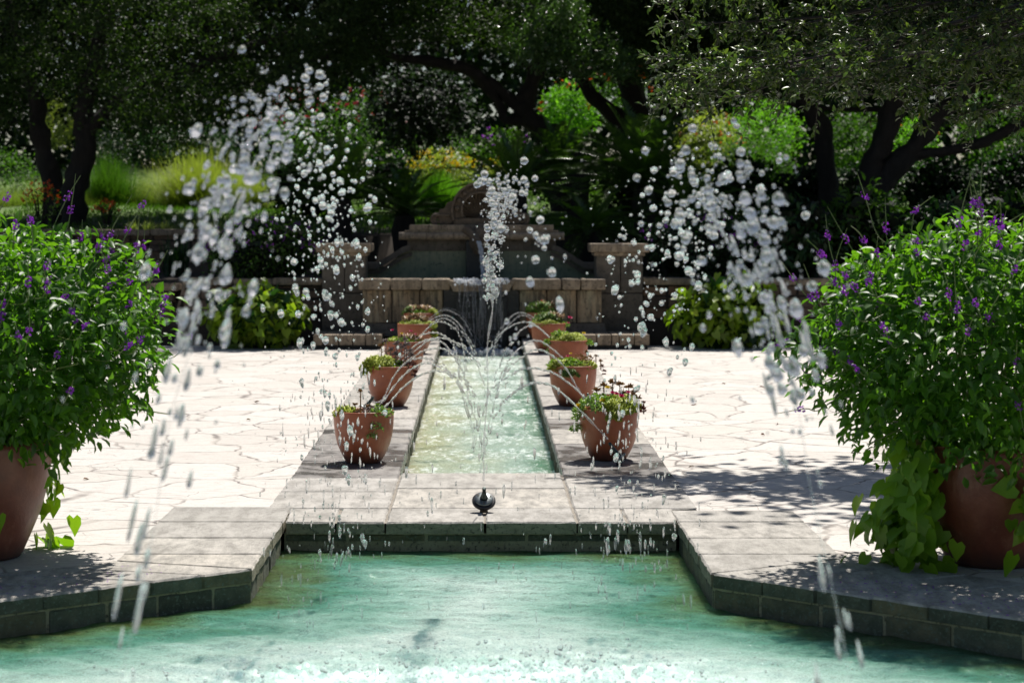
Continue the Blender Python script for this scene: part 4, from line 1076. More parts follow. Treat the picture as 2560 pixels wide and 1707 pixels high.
def big_jet(name, label, start, apex, end, tbreak, n, sizes, spread, mat, strand_r, nstr=3, dens=None, clump=.5, tmax=1.0, lig=0):
    """parabola start -> apex -> end in real space"""
    start, apex, end = map(np.array, (start, apex, end))
    y0, ya, y1 = start[1], apex[1], end[1]
    k0 = (apex[2] - start[2]) / (ya - y0) ** 2; k1 = (apex[2] - end[2]) / (y1 - ya) ** 2
    def pos(t):                                            # t 0..1 along depth
        y = y0 + (y1 - y0) * t
        z = np.where((y - ya) * (y1 - ya) < 0, apex[2] - k0 * (y - ya) ** 2, apex[2] - k1 * (y - ya) ** 2)
        x = np.interp(t, [0, (ya - y0) / (y1 - y0), 1], [start[0], apex[0], end[0]])
        return np.stack([x, y, z], -1)
    o = empty(name, tuple(start), label, 'water jet', 'tall jets spraying into the pool')
    mb = MB(); ts = np.linspace(0, tbreak, 46); base = pos(ts)
    for s_ in range(nstr):
        ph = random.random() * 6; q = []; rr = []
        for i, b in enumerate(base):
            t = i / 45; sp = strand_r * (.5 + 2.4 * t)
            a = i * .35 + ph
            q.append(Vector(b) + Vector((sp * math.cos(a), sp * math.sin(a), sp * .6 * math.sin(a * 1.3))))
            rr.append(strand_r * (1 - .35 * t) * (1 + .35 * math.sin(i * .9 + ph)))
        mb.tube(q, rr, 8)
    mb.build('water_strand', M_thread, o, smooth=True)
    if dens is None: t = tbreak * .9 + (tmax - tbreak * .9) * R.uniform(0, 1, n)
    else: t = np.interp(R.uniform(0, 1, n), np.cumsum(dens) / np.sum(dens), np.linspace(tbreak * .8, tmax, len(dens)))
    nc = max(4, int(n / 9)); ct = t[R.integers(0, n, nc)]; coff = R.normal(size=(nc, 3))
    P_ = pos(t); sp = np.interp(t, [tbreak * .8, (ya - y0) / (y1 - y0), 1], spread)
    off = R.normal(size=(n, 3)) * sp[:, None] * np.array([1, 1, .9])
    near = np.argmin(np.abs(t[:, None] - ct[None]), 1); isc = R.uniform(0, 1, n) < clump
    off = np.where(isc[:, None], coff[near] * sp[:, None] * .8 + R.normal(size=(n, 3)) * sp[:, None] * .28, off)
    P_ = P_ + off
    vel = pos(np.clip(t + .004, 0, 1.2)) - pos(t - .004); dt = .008 * abs(y1 - y0)
    sl_ = np.abs(vel[:, 2]) / dt                           # slope: steeper means faster
    rad = np.exp(R.normal(size=n) * .55) * np.interp(t, [tbreak * .8, (ya - y0) / (y1 - y0), 1], sizes)
    rad = np.clip(rad, .003, sizes[1] * 2.3)
    el = 1.0 + np.clip(sl_, 0, 1.6) * R.uniform(1.0, 3.2, n)
    mist = int(n * .6); tm = t[R.integers(0, n, mist)]; spm = np.interp(tm, [tbreak * .8, (ya - y0) / (y1 - y0), 1], spread)
    P_ = np.concatenate([P_, pos(tm) + R.normal(size=(mist, 3)) * spm[:, None] * 1.35]); vel = np.concatenate([vel, pos(tm + .004) - pos(tm - .004)])
    rad = np.concatenate([rad, R.uniform(.0016, .0036, mist)]); el = np.concatenate([el, R.uniform(1.2, 3.5, mist)]); n += mist
    if lig:                                                # long threads of the rising water
        tl = R.uniform(0, 1, lig) ** .8 * .42; pl = pos(tl); vl = pos(tl + .004) - pos(tl - .004)
        spl = np.interp(tl, [0, .42], [.018, .060]); pl = pl + R.normal(size=(lig, 3)) * spl[:, None]
        P_ = np.concatenate([P_, pl]); vel = np.concatenate([vel, vl]); rad = np.concatenate([rad, R.uniform(.0026, .0075, lig)])
        el = np.concatenate([el, R.uniform(4, 11, lig)]); n += lig
    V_, Fc = blobs(P_, vel + R.normal(size=(n, 3)) * .0015, rad, el)
    ok = P_[:, 2] > -.12
    keep = np.repeat(ok, len(ICO_F)); me = np_mesh('water_drops', V_, Fc[keep])
    # a tracked part of the jet: the drops nobody could count
    d = link('water_drops', me, mat, o, smooth=True); d['kind'] = 'stuff'
    return o
DL = [0, .22, .8, 1, .85, .35, .22, .2, .2, .22, .3, .6, .9, 1, .95, .7, .35, .2, .14, .1]
DR = [0, .25, .7, 1, .9, .7, .5, .45, .45, .5, .6, .7, .8, .7, .5, .3, .2, .14, .1, .1]
DC = [.8, 1, 1, 1, .9, .8, .7, .6, .5, .5, .5, .45, .4, .35, .2, .2, .15, .12, .1, .1]
big_jet('fountain_jet', 'tall left jet breaking into the highest and densest cloud of drops',
        (-.78, 3.5, -.1), (-.60, 6.55, 2.05), (-.70, 10.3, -.15), .20, 700, (.0056, .0064, .0048), (.060, .085, .13), M_drop_near, .0025, 1, dens=DL, clump=.22, lig=115)
big_jet('fountain_jet', 'tall right jet spraying drops in front of the right lime vine mound',
        (.79, 3.5, -.1), (.75, 6.7, 1.79), (.745, 10.3, -.15), .22, 540, (.0058, .0074, .0054), (.050, .115, .12), M_drop_near, .0025, 1, dens=DR, clump=.22, lig=95)
big_jet('fountain_jet', 'slim central jet rising from the large black gasketed nozzle',
        (.012, 11.17, .19), (.10, 8.1, 1.77), (.30, 4.9, -.15), .27, 400, (.0052, .0068, .0078), (.018, .045, .10), M_drop, .0042, 2, dens=DC, clump=.3, tmax=.80)
# loose drops falling across the whole alcove
n = 620
P_ = np.stack([R.uniform(-.95, .95, n), R.uniform(8.6, 10.8, n), R.uniform(-.15, .85, n)], 1)
side = R.uniform(0, 1, n) < .7
P_[side, 0] = np.sign(P_[side, 0]) * (.70 + R.normal(size=side.sum()) * .13)
V_, Fc = blobs(P_, np.tile([0, -.1, -1.], (n, 1)) + R.normal(size=(n, 3)) * .05, np.exp(R.normal(size=n) * .4) * .0032, R.uniform(2.5, 6.5, n))
tag(link('falling_drops', np_mesh('falling_drops', V_, Fc), M_stream, smooth=True), 'loose drops raining down over the far end of the pool', 'water drops', kind='stuff')
# splash crowns on the pool
n = 700
aa = R.choice([0, 1, 2], n, p=[.5, .25, .25]); cxs = np.array([.35, -.75, .1])[aa]; cys = np.array([7.75, 7.8, 8.1])[aa]
P_ = np.stack([cxs + R.normal(size=n) * .35, cys + R.normal(size=n) * .22, -.155 + np.abs(R.normal(size=n)) * .022], 1)
V_, Fc = blobs(P_, rdir(n), np.exp(R.normal(size=n) * .4) * .0042, R.uniform(1, 1.6, n))
tag(link('splash_drops', np_mesh('splash_drops', V_, Fc), M_drop, smooth=True), 'white splash drops jumping off the pool surface', 'water splash', kind='stuff')
# cascade from the lip and the fall from the mask
ca = MB()
for k in range(46):
    x = random.uniform(-.31, .31); r = random.uniform(.0035, .009); y = 25.88 - random.random() * .05
    z = fz(708); pts = []; zz = z + .01
    seg = random.random() < .75
    for i in range(14):
        t = i / 13; pts.append((x + .012 * math.sin(t * 9 + k) + .0 * t, y - .10 * math.sqrt(t), zz - 1.0 * t * t ** .15 * (zz + .08)))
    if seg: ca.tube(pts[:random.randint(5, 14)], lerp_r([r, r * 1.2, r * .3], 14), 5)
    else:
        for i in range(0, 13, 2): ca.tube([pts[i], pts[i + 1]], [r * .9, r * .5], 5)
cas = ca.build('cascade', M_drop, smooth=True); tag(cas, 'curtain of falling water from the stone lip of the wall fountain into the rill', 'cascade')
n = 420; P_ = np.stack([R.uniform(-.36, .36, n), 25.86 + R.uniform(-.04, .45, n), fz(706) + R.uniform(-.02, .05, n)], 1)
V_, Fc = blobs(P_, rdir(n), R.uniform(.008, .02, n), R.uniform(1, 1.5, n)); link('foam', np_mesh('foam', V_, Fc), M_foam, cas, smooth=True)
n = 300; P_ = np.stack([R.uniform(-.48, .48, n), 25.6 + R.uniform(-.25, .25, n), -.08 + np.abs(R.normal(size=n)) * .03], 1)
V_, Fc = blobs(P_, rdir(n), R.uniform(.012, .03, n), R.uniform(1, 1.5, n)); link('foam', np_mesh('foam', V_, Fc), M_foam, cas, smooth=True)
mb = MB(); sp_ = [Vector((bx(1197) + .0, DB - .5, bz(604))), Vector((bx(1205), DB - .62, bz(640))), Vector((bx(1207), DB - .68, bz(670))), Vector((bx(1208), DB - .72, bz(706)))]
pts = spline(sp_, 8)
for s_ in range(3): mb.tube([p_ + Vector((.02 * math.sin(i * .9 + s_ * 2), .02 * math.cos(i * .8 + s_), 0)) for i, p_ in enumerate(pts)], [.016 + .006 * math.sin(i * 1.3 + s_) for i in range(len(pts))], 7)
tag(mb.build('spout_water', M_foam, smooth=True), 'rope of water falling from the mask of the wall fountain into its tank', 'water jet')

# ------------------------------------------------------------------ the two big planters with porterweed
def big_planter(c, label, vine_c, n_vine, seed, spike_bias):
    random.seed(seed)
    o = empty('potted_shrub', (*c, 0), label, 'potted shrub', 'porterweed shrubs in large terracotta planters'); o['_local'] = 1
    prof = [(.20, 0), (.215, .02), (.25, .10), (.30, .22), (.335, .34), (.352, .45), (.356, .53), (.362, .545), (.362, .575), (.340, .58), (.33, .56), (.33, .50)]
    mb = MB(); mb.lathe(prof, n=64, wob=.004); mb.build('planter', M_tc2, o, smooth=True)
    mb = MB(); mb.lathe([(.335, .50), (.33, .515), (.1, .53)], n=30); mb.build('soil', M_soil, o)
    # woody stems
    mb = MB(); tips = []
    for k in range(46):
        a = random.uniform(0, 6.283); e = random.uniform(.15, 1.45); L_ = random.uniform(.55, 1.0)
        d = Vector((math.cos(a) * math.cos(e), math.sin(a) * math.cos(e), math.sin(e)))
        p0 = Vector((math.cos(a) * .1, math.sin(a) * .1, .5)); p1 = p0 + d * L_ * .5 + Vector((0, 0, .12)); p2 = p0 + Vector((d.x * L_, d.y * L_, d.z * L_ * .95))
        mb.tube(spline([p0, p1, p2], 5), lerp_r([.007, .003], 11), 5); tips.append(p2)
    mb.build('stems', L_stem, o)
    # leaf mass: ellipsoid shell with lumps
    cz_ = 1.05; n = 14000
    u = rdir(n); q = R.uniform(.35, 1.0, n) ** .6
    lump = 1 + .10 * np.sin(u[:, 0] * 7 + seed) * np.sin(u[:, 2] * 6 + u[:, 1] * 5 + seed) + .05 * np.sin(u[:, 0] * 15) * np.sin(u[:, 2] * 13 + seed) + R.normal(size=n) * .035
    rad = np.stack([np.full(n, .93), np.full(n, .82), np.where(u[:, 2] > 0, .60, .66)], 1)
    P_ = u * rad * (q * lump)[:, None] + np.array([0, 0, cz_])
    k_ = (P_[:, 2] > .42) & ~((np.hypot(P_[:, 0], P_[:, 1]) < .37) & (P_[:, 2] < .56))
    P_, u2 = P_[k_], u[k_]; n = len(P_)
    out_ = unit(u2 * np.array([1, 1, .6]))
    A = unit(out_ * .55 + R.normal(size=(n, 3)) * .7 + np.array([0, 0, -.30])); N_ = unit(out_ * .5 + np.array([0, 0, 1.0]) + R.normal(size=(n, 3)) * .45)
    L_ = R.uniform(.040, .082, n)
    leaves('foliage', P_, A, N_, L_, L_ * .55, T_OVAL, L_porter, o)
    # flower spikes
    for k in range(98):
        for _ in range(40):
            a = random.uniform(0, 6.283); e = random.uniform(-.40, 1.15)
            d = Vector((math.cos(a) * math.cos(e), math.sin(a) * math.cos(e), math.sin(e)))
            if d.y < .30 and d.x * spike_bias > -.75: break
        p0 = Vector((d.x * .76, d.y * .70, 1.06 + d.z * (.52 if d.z > 0 else .5))); L_ = random.uniform(.12, .28)
        side_ = Vector((random.uniform(-1, 1), random.uniform(-1, 1), random.uniform(-.4, .4))) * .10
        up = Vector((random.gauss(0, .35), random.gauss(0, .35), random.uniform(.2, .9))) if e > -.1 else Vector((0, 0, random.uniform(-.3, .9)))
        p1 = p0 + d * L_ * .5 + side_ + Vector((0, 0, -.03)); p2 = p0 + d * L_ * .85 + up * L_ * .35 + side_; p3 = p2 + (d * .3 + up).normalized() * L_ * random.uniform(.4, .8)
        pts = spline([p0, p1, p2, p3], 6)
        mb = MB(); mb.tube(pts, lerp_r([.0024, .0024, .0027, .0012], len(pts)), 5)
        fp = pts[random.randint(10, 14)]; ax = (pts[14] - pts[11]).normalized()
        for i in range(14):
            off = Vector((random.gauss(0, 1), random.gauss(0, 1), random.gauss(0, 1))).normalized()
            cc = fp + ax * random.uniform(-.016, .020) + off * .012
            b1 = off.orthogonal().normalized(); b2 = off.cross(b1); r = random.uniform(.0055, .0085)
            V_ = [cc + off * .004] + [cc + (b1 * math.cos(j * 1.2566) + b2 * math.sin(j * 1.2566)) * r + off * .006 * (j % 2) for j in range(5)]
            mb.add(V_, [(0, 1 + j, 1 + (j + 1) % 5) for j in range(5)], 1)
        mb.build('flower_spike', [L_stem, L_violet], o)
    # trailing lime vine
    n = n_vine
    V0 = np.array([[vx + random.gauss(0, sx_), vy + random.gauss(0, .05), vz + random.gauss(0, sz_)] for vx, vy, vz, sx_, sz_, w_ in vine_c for _ in range(int(n * w_))])
    V0[:, 2] = np.clip(V0[:, 2], .05, 2); n = len(V0)
    rr_ = np.hypot(V0[:, 0], V0[:, 1]); zz = np.clip(V0[:, 2], 0, .55); rp = np.interp(zz, [0, .1, .22, .34, .55], [.22, .27, .32, .355, .38]) 
    push = np.maximum(rr_, rp + R.uniform(.0, .07, n)) / rr_; V0[:, 0] *= push; V0[:, 1] *= push
    outw = unit(np.stack([V0[:, 0], V0[:, 1], np.zeros(n)], 1))
    A = unit(outw * .35 + R.normal(size=(n, 3)) * .45 + np.array([0, 0, -.75])); N_ = unit(outw * .9 + np.array([0, -.15, .55]) + R.normal(size=(n, 3)) * .35)
    L_ = R.uniform(.065, .125, n)
    leaves('trailing_vine', V0, A, N_, L_, L_ * .95, T_HEART, L_lime, o)
    return o
big_planter((-2.47, 9.78), 'purple flowered shrub in the large terracotta planter at the left edge',
            [(-.05, -.42, .35, .10, .12, .5), (.30, .22, .22, .05, .14, .3), (-.2, -.45, .2, .1, .1, .2)], 80, 3, 1)
big_planter((2.46, 9.62), 'purple flowered shrub at the right, in the shaded planter with the lime vine',
            [(-.40, -.16, .34, .07, .15, .42), (-.50, -.06, .20, .08, .10, .24), (-.38, -.26, .30, .06, .15, .26), (.12, -.42, .28, .05, .10, .12)], 270, 5, -1)

# fallen petals on the coping
n = 520; P_ = []
while len(P_) < n:
    s = random.choice([-1, 1, 1]); x = s * random.uniform(1.5, 2.9); t = (abs(x) - 1.08)
    yi = (9.43 - t * .785) if s < 0 else (9.30 - t * .92); y = yi + random.uniform(.03, .55)
    P_.append((x, y, .004))
P_ = np.array(P_); A = rdir(n); A[:, 2] *= .2
leaves('fallen_petals', P_, A, np.tile([0, 0, 1.], (n, 1)) + R.normal(size=(n, 3)) * .3, R.uniform(.006, .013, n), .008, T_SIMPLE, L_violet)
tag(bpy.data.objects['fallen_petals'], 'tiny violet petals fallen on the pool coping', 'petals', kind='stuff')
# a few twigs and dry leaves on the paving
n = 60; P_ = np.stack([R.uniform(-5, 5, n), R.uniform(12, 25, n), np.full(n, .004)], 1); P_ = P_[np.abs(P_[:, 0]) > 1.4]; n = len(P_); A = rdir(n); A[:, 2] *= .15
lm = leafmat('dry leaves', [(.10, .05, .02), (.20, .07, .04), (.16, .12, .05)], .1, .7)
tag(leaves('dry_leaves', P_, A, np.tile([0, 0, 1.], (n, 1)) + R.normal(size=(n, 3)) * .5, R.uniform(.04, .08, n), R.uniform(.015, .03, n), T_OVAL, lm), 'dry leaves scattered over the flagstones', 'leaves', kind='stuff')

# ------------------------------------------------------------------ shrubs and bushes
def bush(name, c, rad, n, ls, mat, label, cat='shrub', T=T_SIMPLE, ratio=.5, flowers=None, group=None, droop=0., stems=True, core=None, up=.9, seedlump=0):
    o = empty(name, (c[0], c[1], c[2] - rad[2]), label, cat, group)
    u = rdir(n); q = R.uniform(.2, 1, n) ** .45
    lump = 1 + .18 * np.sin(u[:, 0] * 6 + seedlump) * np.sin(u[:, 2] * 7 + u[:, 1] * 5 + seedlump) + R.normal(size=n) * .08
    P_ = u * np.array(rad) * (q * lump)[:, None] + np.array(c)
    P_[:, 2] = np.maximum(P_[:, 2], c[2] - rad[2] * .97)
    A = unit(u * .8 + R.normal(size=(n, 3)) * .6 + np.array([0, 0, -droop])); N_ = unit(u * .6 + np.array([0, 0, up]) + R.normal(size=(n, 3)) * .5)
    L_ = R.uniform(ls * .6, ls * 1.2, n)
    leaves('foliage', P_, A, N_, L_, L_ * ratio, T, mat, o)
    if core:
        m_ = int(n * .25); u = rdir(m_); P2 = u * np.array(rad) * (R.uniform(0, .75, m_) ** .5)[:, None] + np.array(c)
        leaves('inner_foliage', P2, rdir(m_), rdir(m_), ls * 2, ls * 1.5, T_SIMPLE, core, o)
    if stems:
        mb = MB()
        for k in range(9):
            a = random.uniform(0, 6.28); r = random.uniform(.3, .8)
            p0 = Vector((c[0] + .05 * math.cos(a), c[1] + .05 * math.sin(a), c[2] - rad[2]))
            p2 = Vector((c[0] + rad[0] * r * math.cos(a), c[1] + rad[1] * r * math.sin(a), c[2] + rad[2] * random.uniform(.1, .7)))
            mb.tube(spline([p0, p0.lerp(p2, .5) + Vector((0, 0, .1)), p2], 4), lerp_r([.02, .006], 9), 5)
        mb.build('stems', M_bark, o)
    if flowers:
        fm, fn, fs = flowers; u = rdir(fn); u[:, 2] = np.abs(u[:, 2]) * .9; u[:, 1] = -np.abs(u[:, 1])
        P2 = unit(u) * np.array(rad) * R.uniform(.92, 1.15, (fn, 1)) + np.array(c)
        C2 = np.repeat(P2, 5, 0) + R.normal(size=(fn * 5, 3)) * fs * .35
        leaves('blossoms', C2, rdir(fn * 5), rdir(fn * 5), fs, fs * .8, T_SIMPLE, fm, o)
    return o
def pbush(name, x0, x1, y0, y1, d, n, ls, mat, label, depth=None, **kw):
    a = PX(x0, y1, d); b = PX(x1, y0, d); c = ((a.x + b.x) / 2, d, (a.z + b.z) / 2)
    return bush(name, c, ((b.x - a.x) / 2, depth or (b.x - a.x) / 2, (b.z - a.z) / 2), n, ls, mat, label, **kw)
BG_ = 'sunlit shrubs in the garden behind the oaks'
VG = 'lime sweet potato vines at the foot of the low walls'
pbush('sweet_potato_vine', 512, 768, 712, 872, 25.7, 1100, .11, L_lime_dk, 'lime green vine mound in front of the low left wall', 'vine', T=T_HEART, ratio=.9, group=VG, droop=.8, up=.4) if False else None
def vine(x0, x1, y0, y1, label, sl):
    a = PX(x0, y1, 25.8); b = PX(x1, y0, 25.8)
    bush('sweet_potato_vine', ((a.x + b.x) / 2, 25.8, (a.z + b.z) / 2), ((b.x - a.x) / 2, .5, (b.z - a.z) / 2), 1250, .115, L_lime_dk, label, 'vine', T_HEART, .9, None, VG, .8, True, L_dark, .5, sl)
vine(512, 768, 712, 872, 'lime green vine mound in front of the low left wall', 1)
vine(1686, 1948, 694, 874, 'lime green vine mound in front of the low right wall', 2.5)
pbush('flowering_shrub', 515, 800, 545, 715, 27.2, 5200, .06, L_mid, 'small leaved shrub dotted with purple flowers behind the low left wall', flowers=(L_violet, 80, .024), core=L_oak_core)
pbush('flowering_shrub', 1600, 1890, 535, 700, 27.4, 5200, .06, L_dark, 'dark small leaved shrub with sparse purple flowers behind the low right wall', flowers=(L_violet, 45, .024), core=L_oak_core, seedlump=2)
# broad dark shrubs behind the right wall
for (x0, x1, y0, y1, d, lab) in ((1845, 2080, 500, 700, 27.5, 'broad leaved dark green shrub just right of the purple dotted one'), (2040, 2290, 470, 700, 28.2, 'broad leaved shrub behind the right planter, lit along its top'),
                                 (2250, 2480, 500, 700, 27.4, 'broad leaved shrub rising behind the middle of the right planter'), (2440, 2680, 480, 700, 28, 'broad leaved shrub cut by the right edge of the picture')):
    pbush('broadleaf_shrub', x0, x1, y0, y1, d, 1900, .13, L_mid if x0 in (2040, 2440) else L_dark, lab, T=T_OVAL, ratio=.5, droop=.4, group='broad leaved shrubs behind the right wall', core=L_oak_core, seedlump=x0 * .01)
# strap grass left in front of the tall wall
def grass_clump(name, c, r, h, n, w_, mat, label, arch=.6, group=None, cat='grass', feather=False):
    o_mb = []
    a = R.uniform(0, 6.283, n); lean = R.uniform(.05, 1.0, n) ** .8; hh = h * R.uniform(.6, 1.05, n)
    seg = 5; V_ = []; Fc = []
    base = np.stack([R.normal(size=n) * r * .18, R.normal(size=n) * r * .18, np.zeros(n)], 1) + np.array(c)
    dirx, diry = np.cos(a), np.sin(a); px_, py_ = -diry, dirx
    for s_ in range(seg + 1):
        t = s_ / seg; out_ = r * lean * t ** 1.6; z = hh * (t - arch * lean * t * t * .75)
        wd = w_ * (1 - t) ** .6 * .5 + .0006
        P_ = base + np.stack([dirx * out_, diry * out_, z], 1)
        V_.append(P_ + np.stack([px_ * wd, py_ * wd, np.zeros(n)], 1)); V_.append(P_ - np.stack([px_ * wd, py_ * wd, np.zeros(n)], 1))
    V_ = np.stack(V_, 1)
    f = np.array([(2 * k, 2 * k + 1, 2 * k + 3, 2 * k + 2) for k in range(seg)])
    Fc = (f[None] + (np.arange(n) * (2 * seg + 2))[:, None, None]).reshape(-1, 4)
    o = link(name, np_mesh(name, V_.reshape(-1, 3), Fc), mat); tag(o, label, cat, group); return o
def gc(name, x, ybase, ytop, half, d, n, w_, mat, label, **kw):
    b = PX(x, ybase, d); t = PX(x, ytop, d)
    return grass_clump(name, (b.x, d, b.z), half * d / F, (t.z - b.z) * 1.15, n, w_, mat, label, **kw)
gc('strap_leaf_plant', 440, 690, 580, 75, 28.5, 140, .022, L_dark, 'dark strap leaved clump growing against the tall left wall')
gc('ornamental_grass', 270, 560, 385, 130, 40.5, 2600, .009, L_mid, 'airy mid green grass clump on the lawn left of the gap')
gc('ornamental_grass', 500, 570, 372, 175, 40, 4200, .010, L_yell, 'big yellow green grass plume on the lawn behind the left jet')
pbush('garden_shrub', -140, 115, 370, 530, 45, 2400, .10, L_mid, 'mid green bush at the far left edge beyond the lawn', group=BG_, stems=False)
pbush('garden_shrub', 600, 830, 370, 520, 46, 2200, .10, L_dark, 'dark bush at the back of the lawn behind the smaller plume', group=BG_, stems=False)
gc('ornamental_grass', 120, 560, 440, 110, 40.6, 1800, .009, L_grass, 'wispy grass behind the black twin trunks')
gc('ornamental_grass', 370, 560, 430, 110, 41.5, 2000, .009, L_grass, 'wispy grass between the mid green clump and the big plume')
gc('ornamental_grass', 740, 560, 440, 90, 42, 1500, .009, L_grass, 'wispy grass glimpsed just left of the dark cycad')
gc('ornamental_grass', 620, 560, 420, 100, 40.8, 1700, .010, L_yell, 'smaller lime grass plume partly behind the left jet drops')
gc('ornamental_grass', 30, 560, 465, 120, 40, 2200, .007, L_grass, 'feathery grass clump at the left edge above the tall wall')
gc('ornamental_grass', 200, 560, 480, 100, 39.8, 1600, .009, L_grass, 'low feathery grass above the tall wall near the left trunks')
for i, x in enumerate((330, 372, 415, 455, 498, 540)):
    gc('variegated_grass', x, 584, 548, 32, 31, 90, .016, L_varieg, ['cream striped tuft on the tall wall, first from the left', 'cream striped tuft on the tall wall, second from the left', 'cream striped tuft on the tall wall, third from the left',
        'cream striped tuft on the tall wall, fourth from the left', 'cream striped tuft on the tall wall, fifth from the left', 'cream striped tuft on the tall wall, last before the purple shrub'][i], group='cream striped grass tufts on the tall wall')
pbush('red_salvia', 60, 150, 455, 560, 31.6, 500, .05, L_mid, 'loose salvia with small red flowers above the tall wall at far left', flowers=(L_orange, 60, .03))
pbush('red_salvia', 235, 300, 500, 560, 31.5, 400, .05, L_mid, 'little salvia with red flowers above the tall wall under the grasses', flowers=(L_orange, 35, .03))
# green plumes and flowers behind the fountain
gc('feathery_fennel', 1095, 560, 430, 95, 40.4, 3200, .010, L_bright, 'soft bright green feathery plant behind the left shoulder of the wall fountain')
pbush('yellow_flower_shrub', 1025, 1185, 375, 480, 41.5, 2000, .08, L_yell, 'shrub topped with yellow flowers above the left side of the wall fountain', flowers=(L_yflow, 80, .05))
pbush('yellow_flower_shrub', 1215, 1280, 395, 455, 41.5, 500, .07, L_yell, 'little yellow flowered shrub right of the arch crest, behind the cycads', flowers=(L_yflow, 25, .05))
pbush('white_flower_shrub', 1075, 1130, 370, 430, 42.5, 260, .07, L_mid, 'tall stem with large white blooms behind the yellow flowered shrub', flowers=(L_whitef, 5, .16))
pbush('light_shrub', 1195, 1330, 320, 420, 40, 1100, .08, L_mid, 'loose green shrub under the fork of the leaning oak', flowers=(L_violet, 12, .05))
# sunlit background bushes
BG = 'sunlit shrubs in the garden behind the oaks'
for (x0, x1, y0, y1, d, n, ls, m_, fl, lab) in (
    (1352, 1500, 205, 345, 50, 2400, .12, L_bright, (L_orange, 10, .09), 'brilliant green sunlit bush seen between the oak trunks'),
    (1450, 1620, 150, 300, 52, 1500, .10, L_mid, (L_orange, 30, .08), 'orange flowered bush glimpsed behind the middle trunks'),
    (1690, 1850, 275, 450, 50, 2600, .10, L_yell, (L_orange, 18, .06), 'yellow green bush right of the big cycad'),
    (1800, 2010, 250, 420, 55, 3000, .10, L_bright, None, 'tall fresh green bush left of the right oak trunks'),
    (1780, 1990, 330, 480, 47, 2600, .09, L_mid, None, 'darker leafy bush in front of the fresh green one'),
    (2050, 2200, 275, 430, 52, 1800, .12, L_mid, None, 'green bush framed by the two right trunks'),
    (2230, 2350, 290, 420, 50, 1200, .10, L_bright, (L_orange, 8, .06), 'bright bush seen between the right trunks and the slanting limb'),
    (2380, 2620, 200, 420, 54, 2200, .10, L_mid, None, 'green thicket behind the slanting oak limb at right'),
    (95, 200, 240, 370, 62, 1300, .12, L_yell, None, 'pale yellow green bush glimpsed between the two left trunks'),
    (225, 330, 330, 440, 48, 1200, .09, L_blue, None, 'grey green bush right of the left trunks'),
    (330, 600, 300, 410, 52, 3000, .10, L_dark, None, 'dark bush mass at the far side of the lawn'),
    (640, 1010, 215, 420, 46, 3800, .09, L_mid, (L_pinkred, 60, .09), 'crape myrtle with dark pink flowers behind the left jet'),
    (980, 1200, 330, 420, 44, 1500, .08, L_mid, None, 'low green bush under the blue green one')):
    pbush('garden_shrub', x0, x1, y0, y1, d, n, ls, m_, lab, flowers=fl, group=BG, stems=False)
pbush('blue_green_shrub', 890, 1200, 150, 400, 40, 5200, .075, L_blue, 'large dark blue green shrub behind the long left oak limb', core=L_oak_core)

UG = 'dark understory shrubs beneath the right oaks'
for (x0, x1, y0, y1, d, n, m_, lab) in ((1760, 1960, 390, 540, 36, 2600, L_mid, 'leafy mid green shrub between the big cycad and the right trunks'), (1930, 2110, 420, 560, 35, 2200, L_dark, 'dark shrub around the foot of the slimmer right oak'),
    (2080, 2260, 400, 560, 38, 2400, L_dark, 'dark shrub behind the crossing trunks'), (2240, 2450, 390, 560, 36, 2800, L_dark, 'dark shrub under the slanting limb'), (2400, 2700, 370, 560, 37, 3400, L_dark, 'dark shrub mass at the right edge under the oak')):
    pbush('understory_shrub', x0, x1, y0, y1, d, n, .09, m_, lab, group=UG, core=L_oak_core, stems=False, seedlump=x0 * .1)
UG = 'dark shrubs behind the wall fountain'
for (x0, x1, y0, y1, d, n, lab) in ((660, 900, 400, 560, 36, 2600, 'dark shrub behind the left cycad'), (880, 1040, 390, 520, 38, 1800, 'dark shrub below the large blue green one'), (1290, 1500, 340, 520, 38, 2200, 'dark shrub at the foot of the leaning central oak'), (1480, 1780, 380, 560, 37, 3200, 'dark shrub behind the largest cycad')):
    pbush('understory_shrub', x0, x1, y0, y1, d, n, .08, L_dark, lab, group=UG, core=L_oak_core, stems=False, seedlump=x0 * .1)

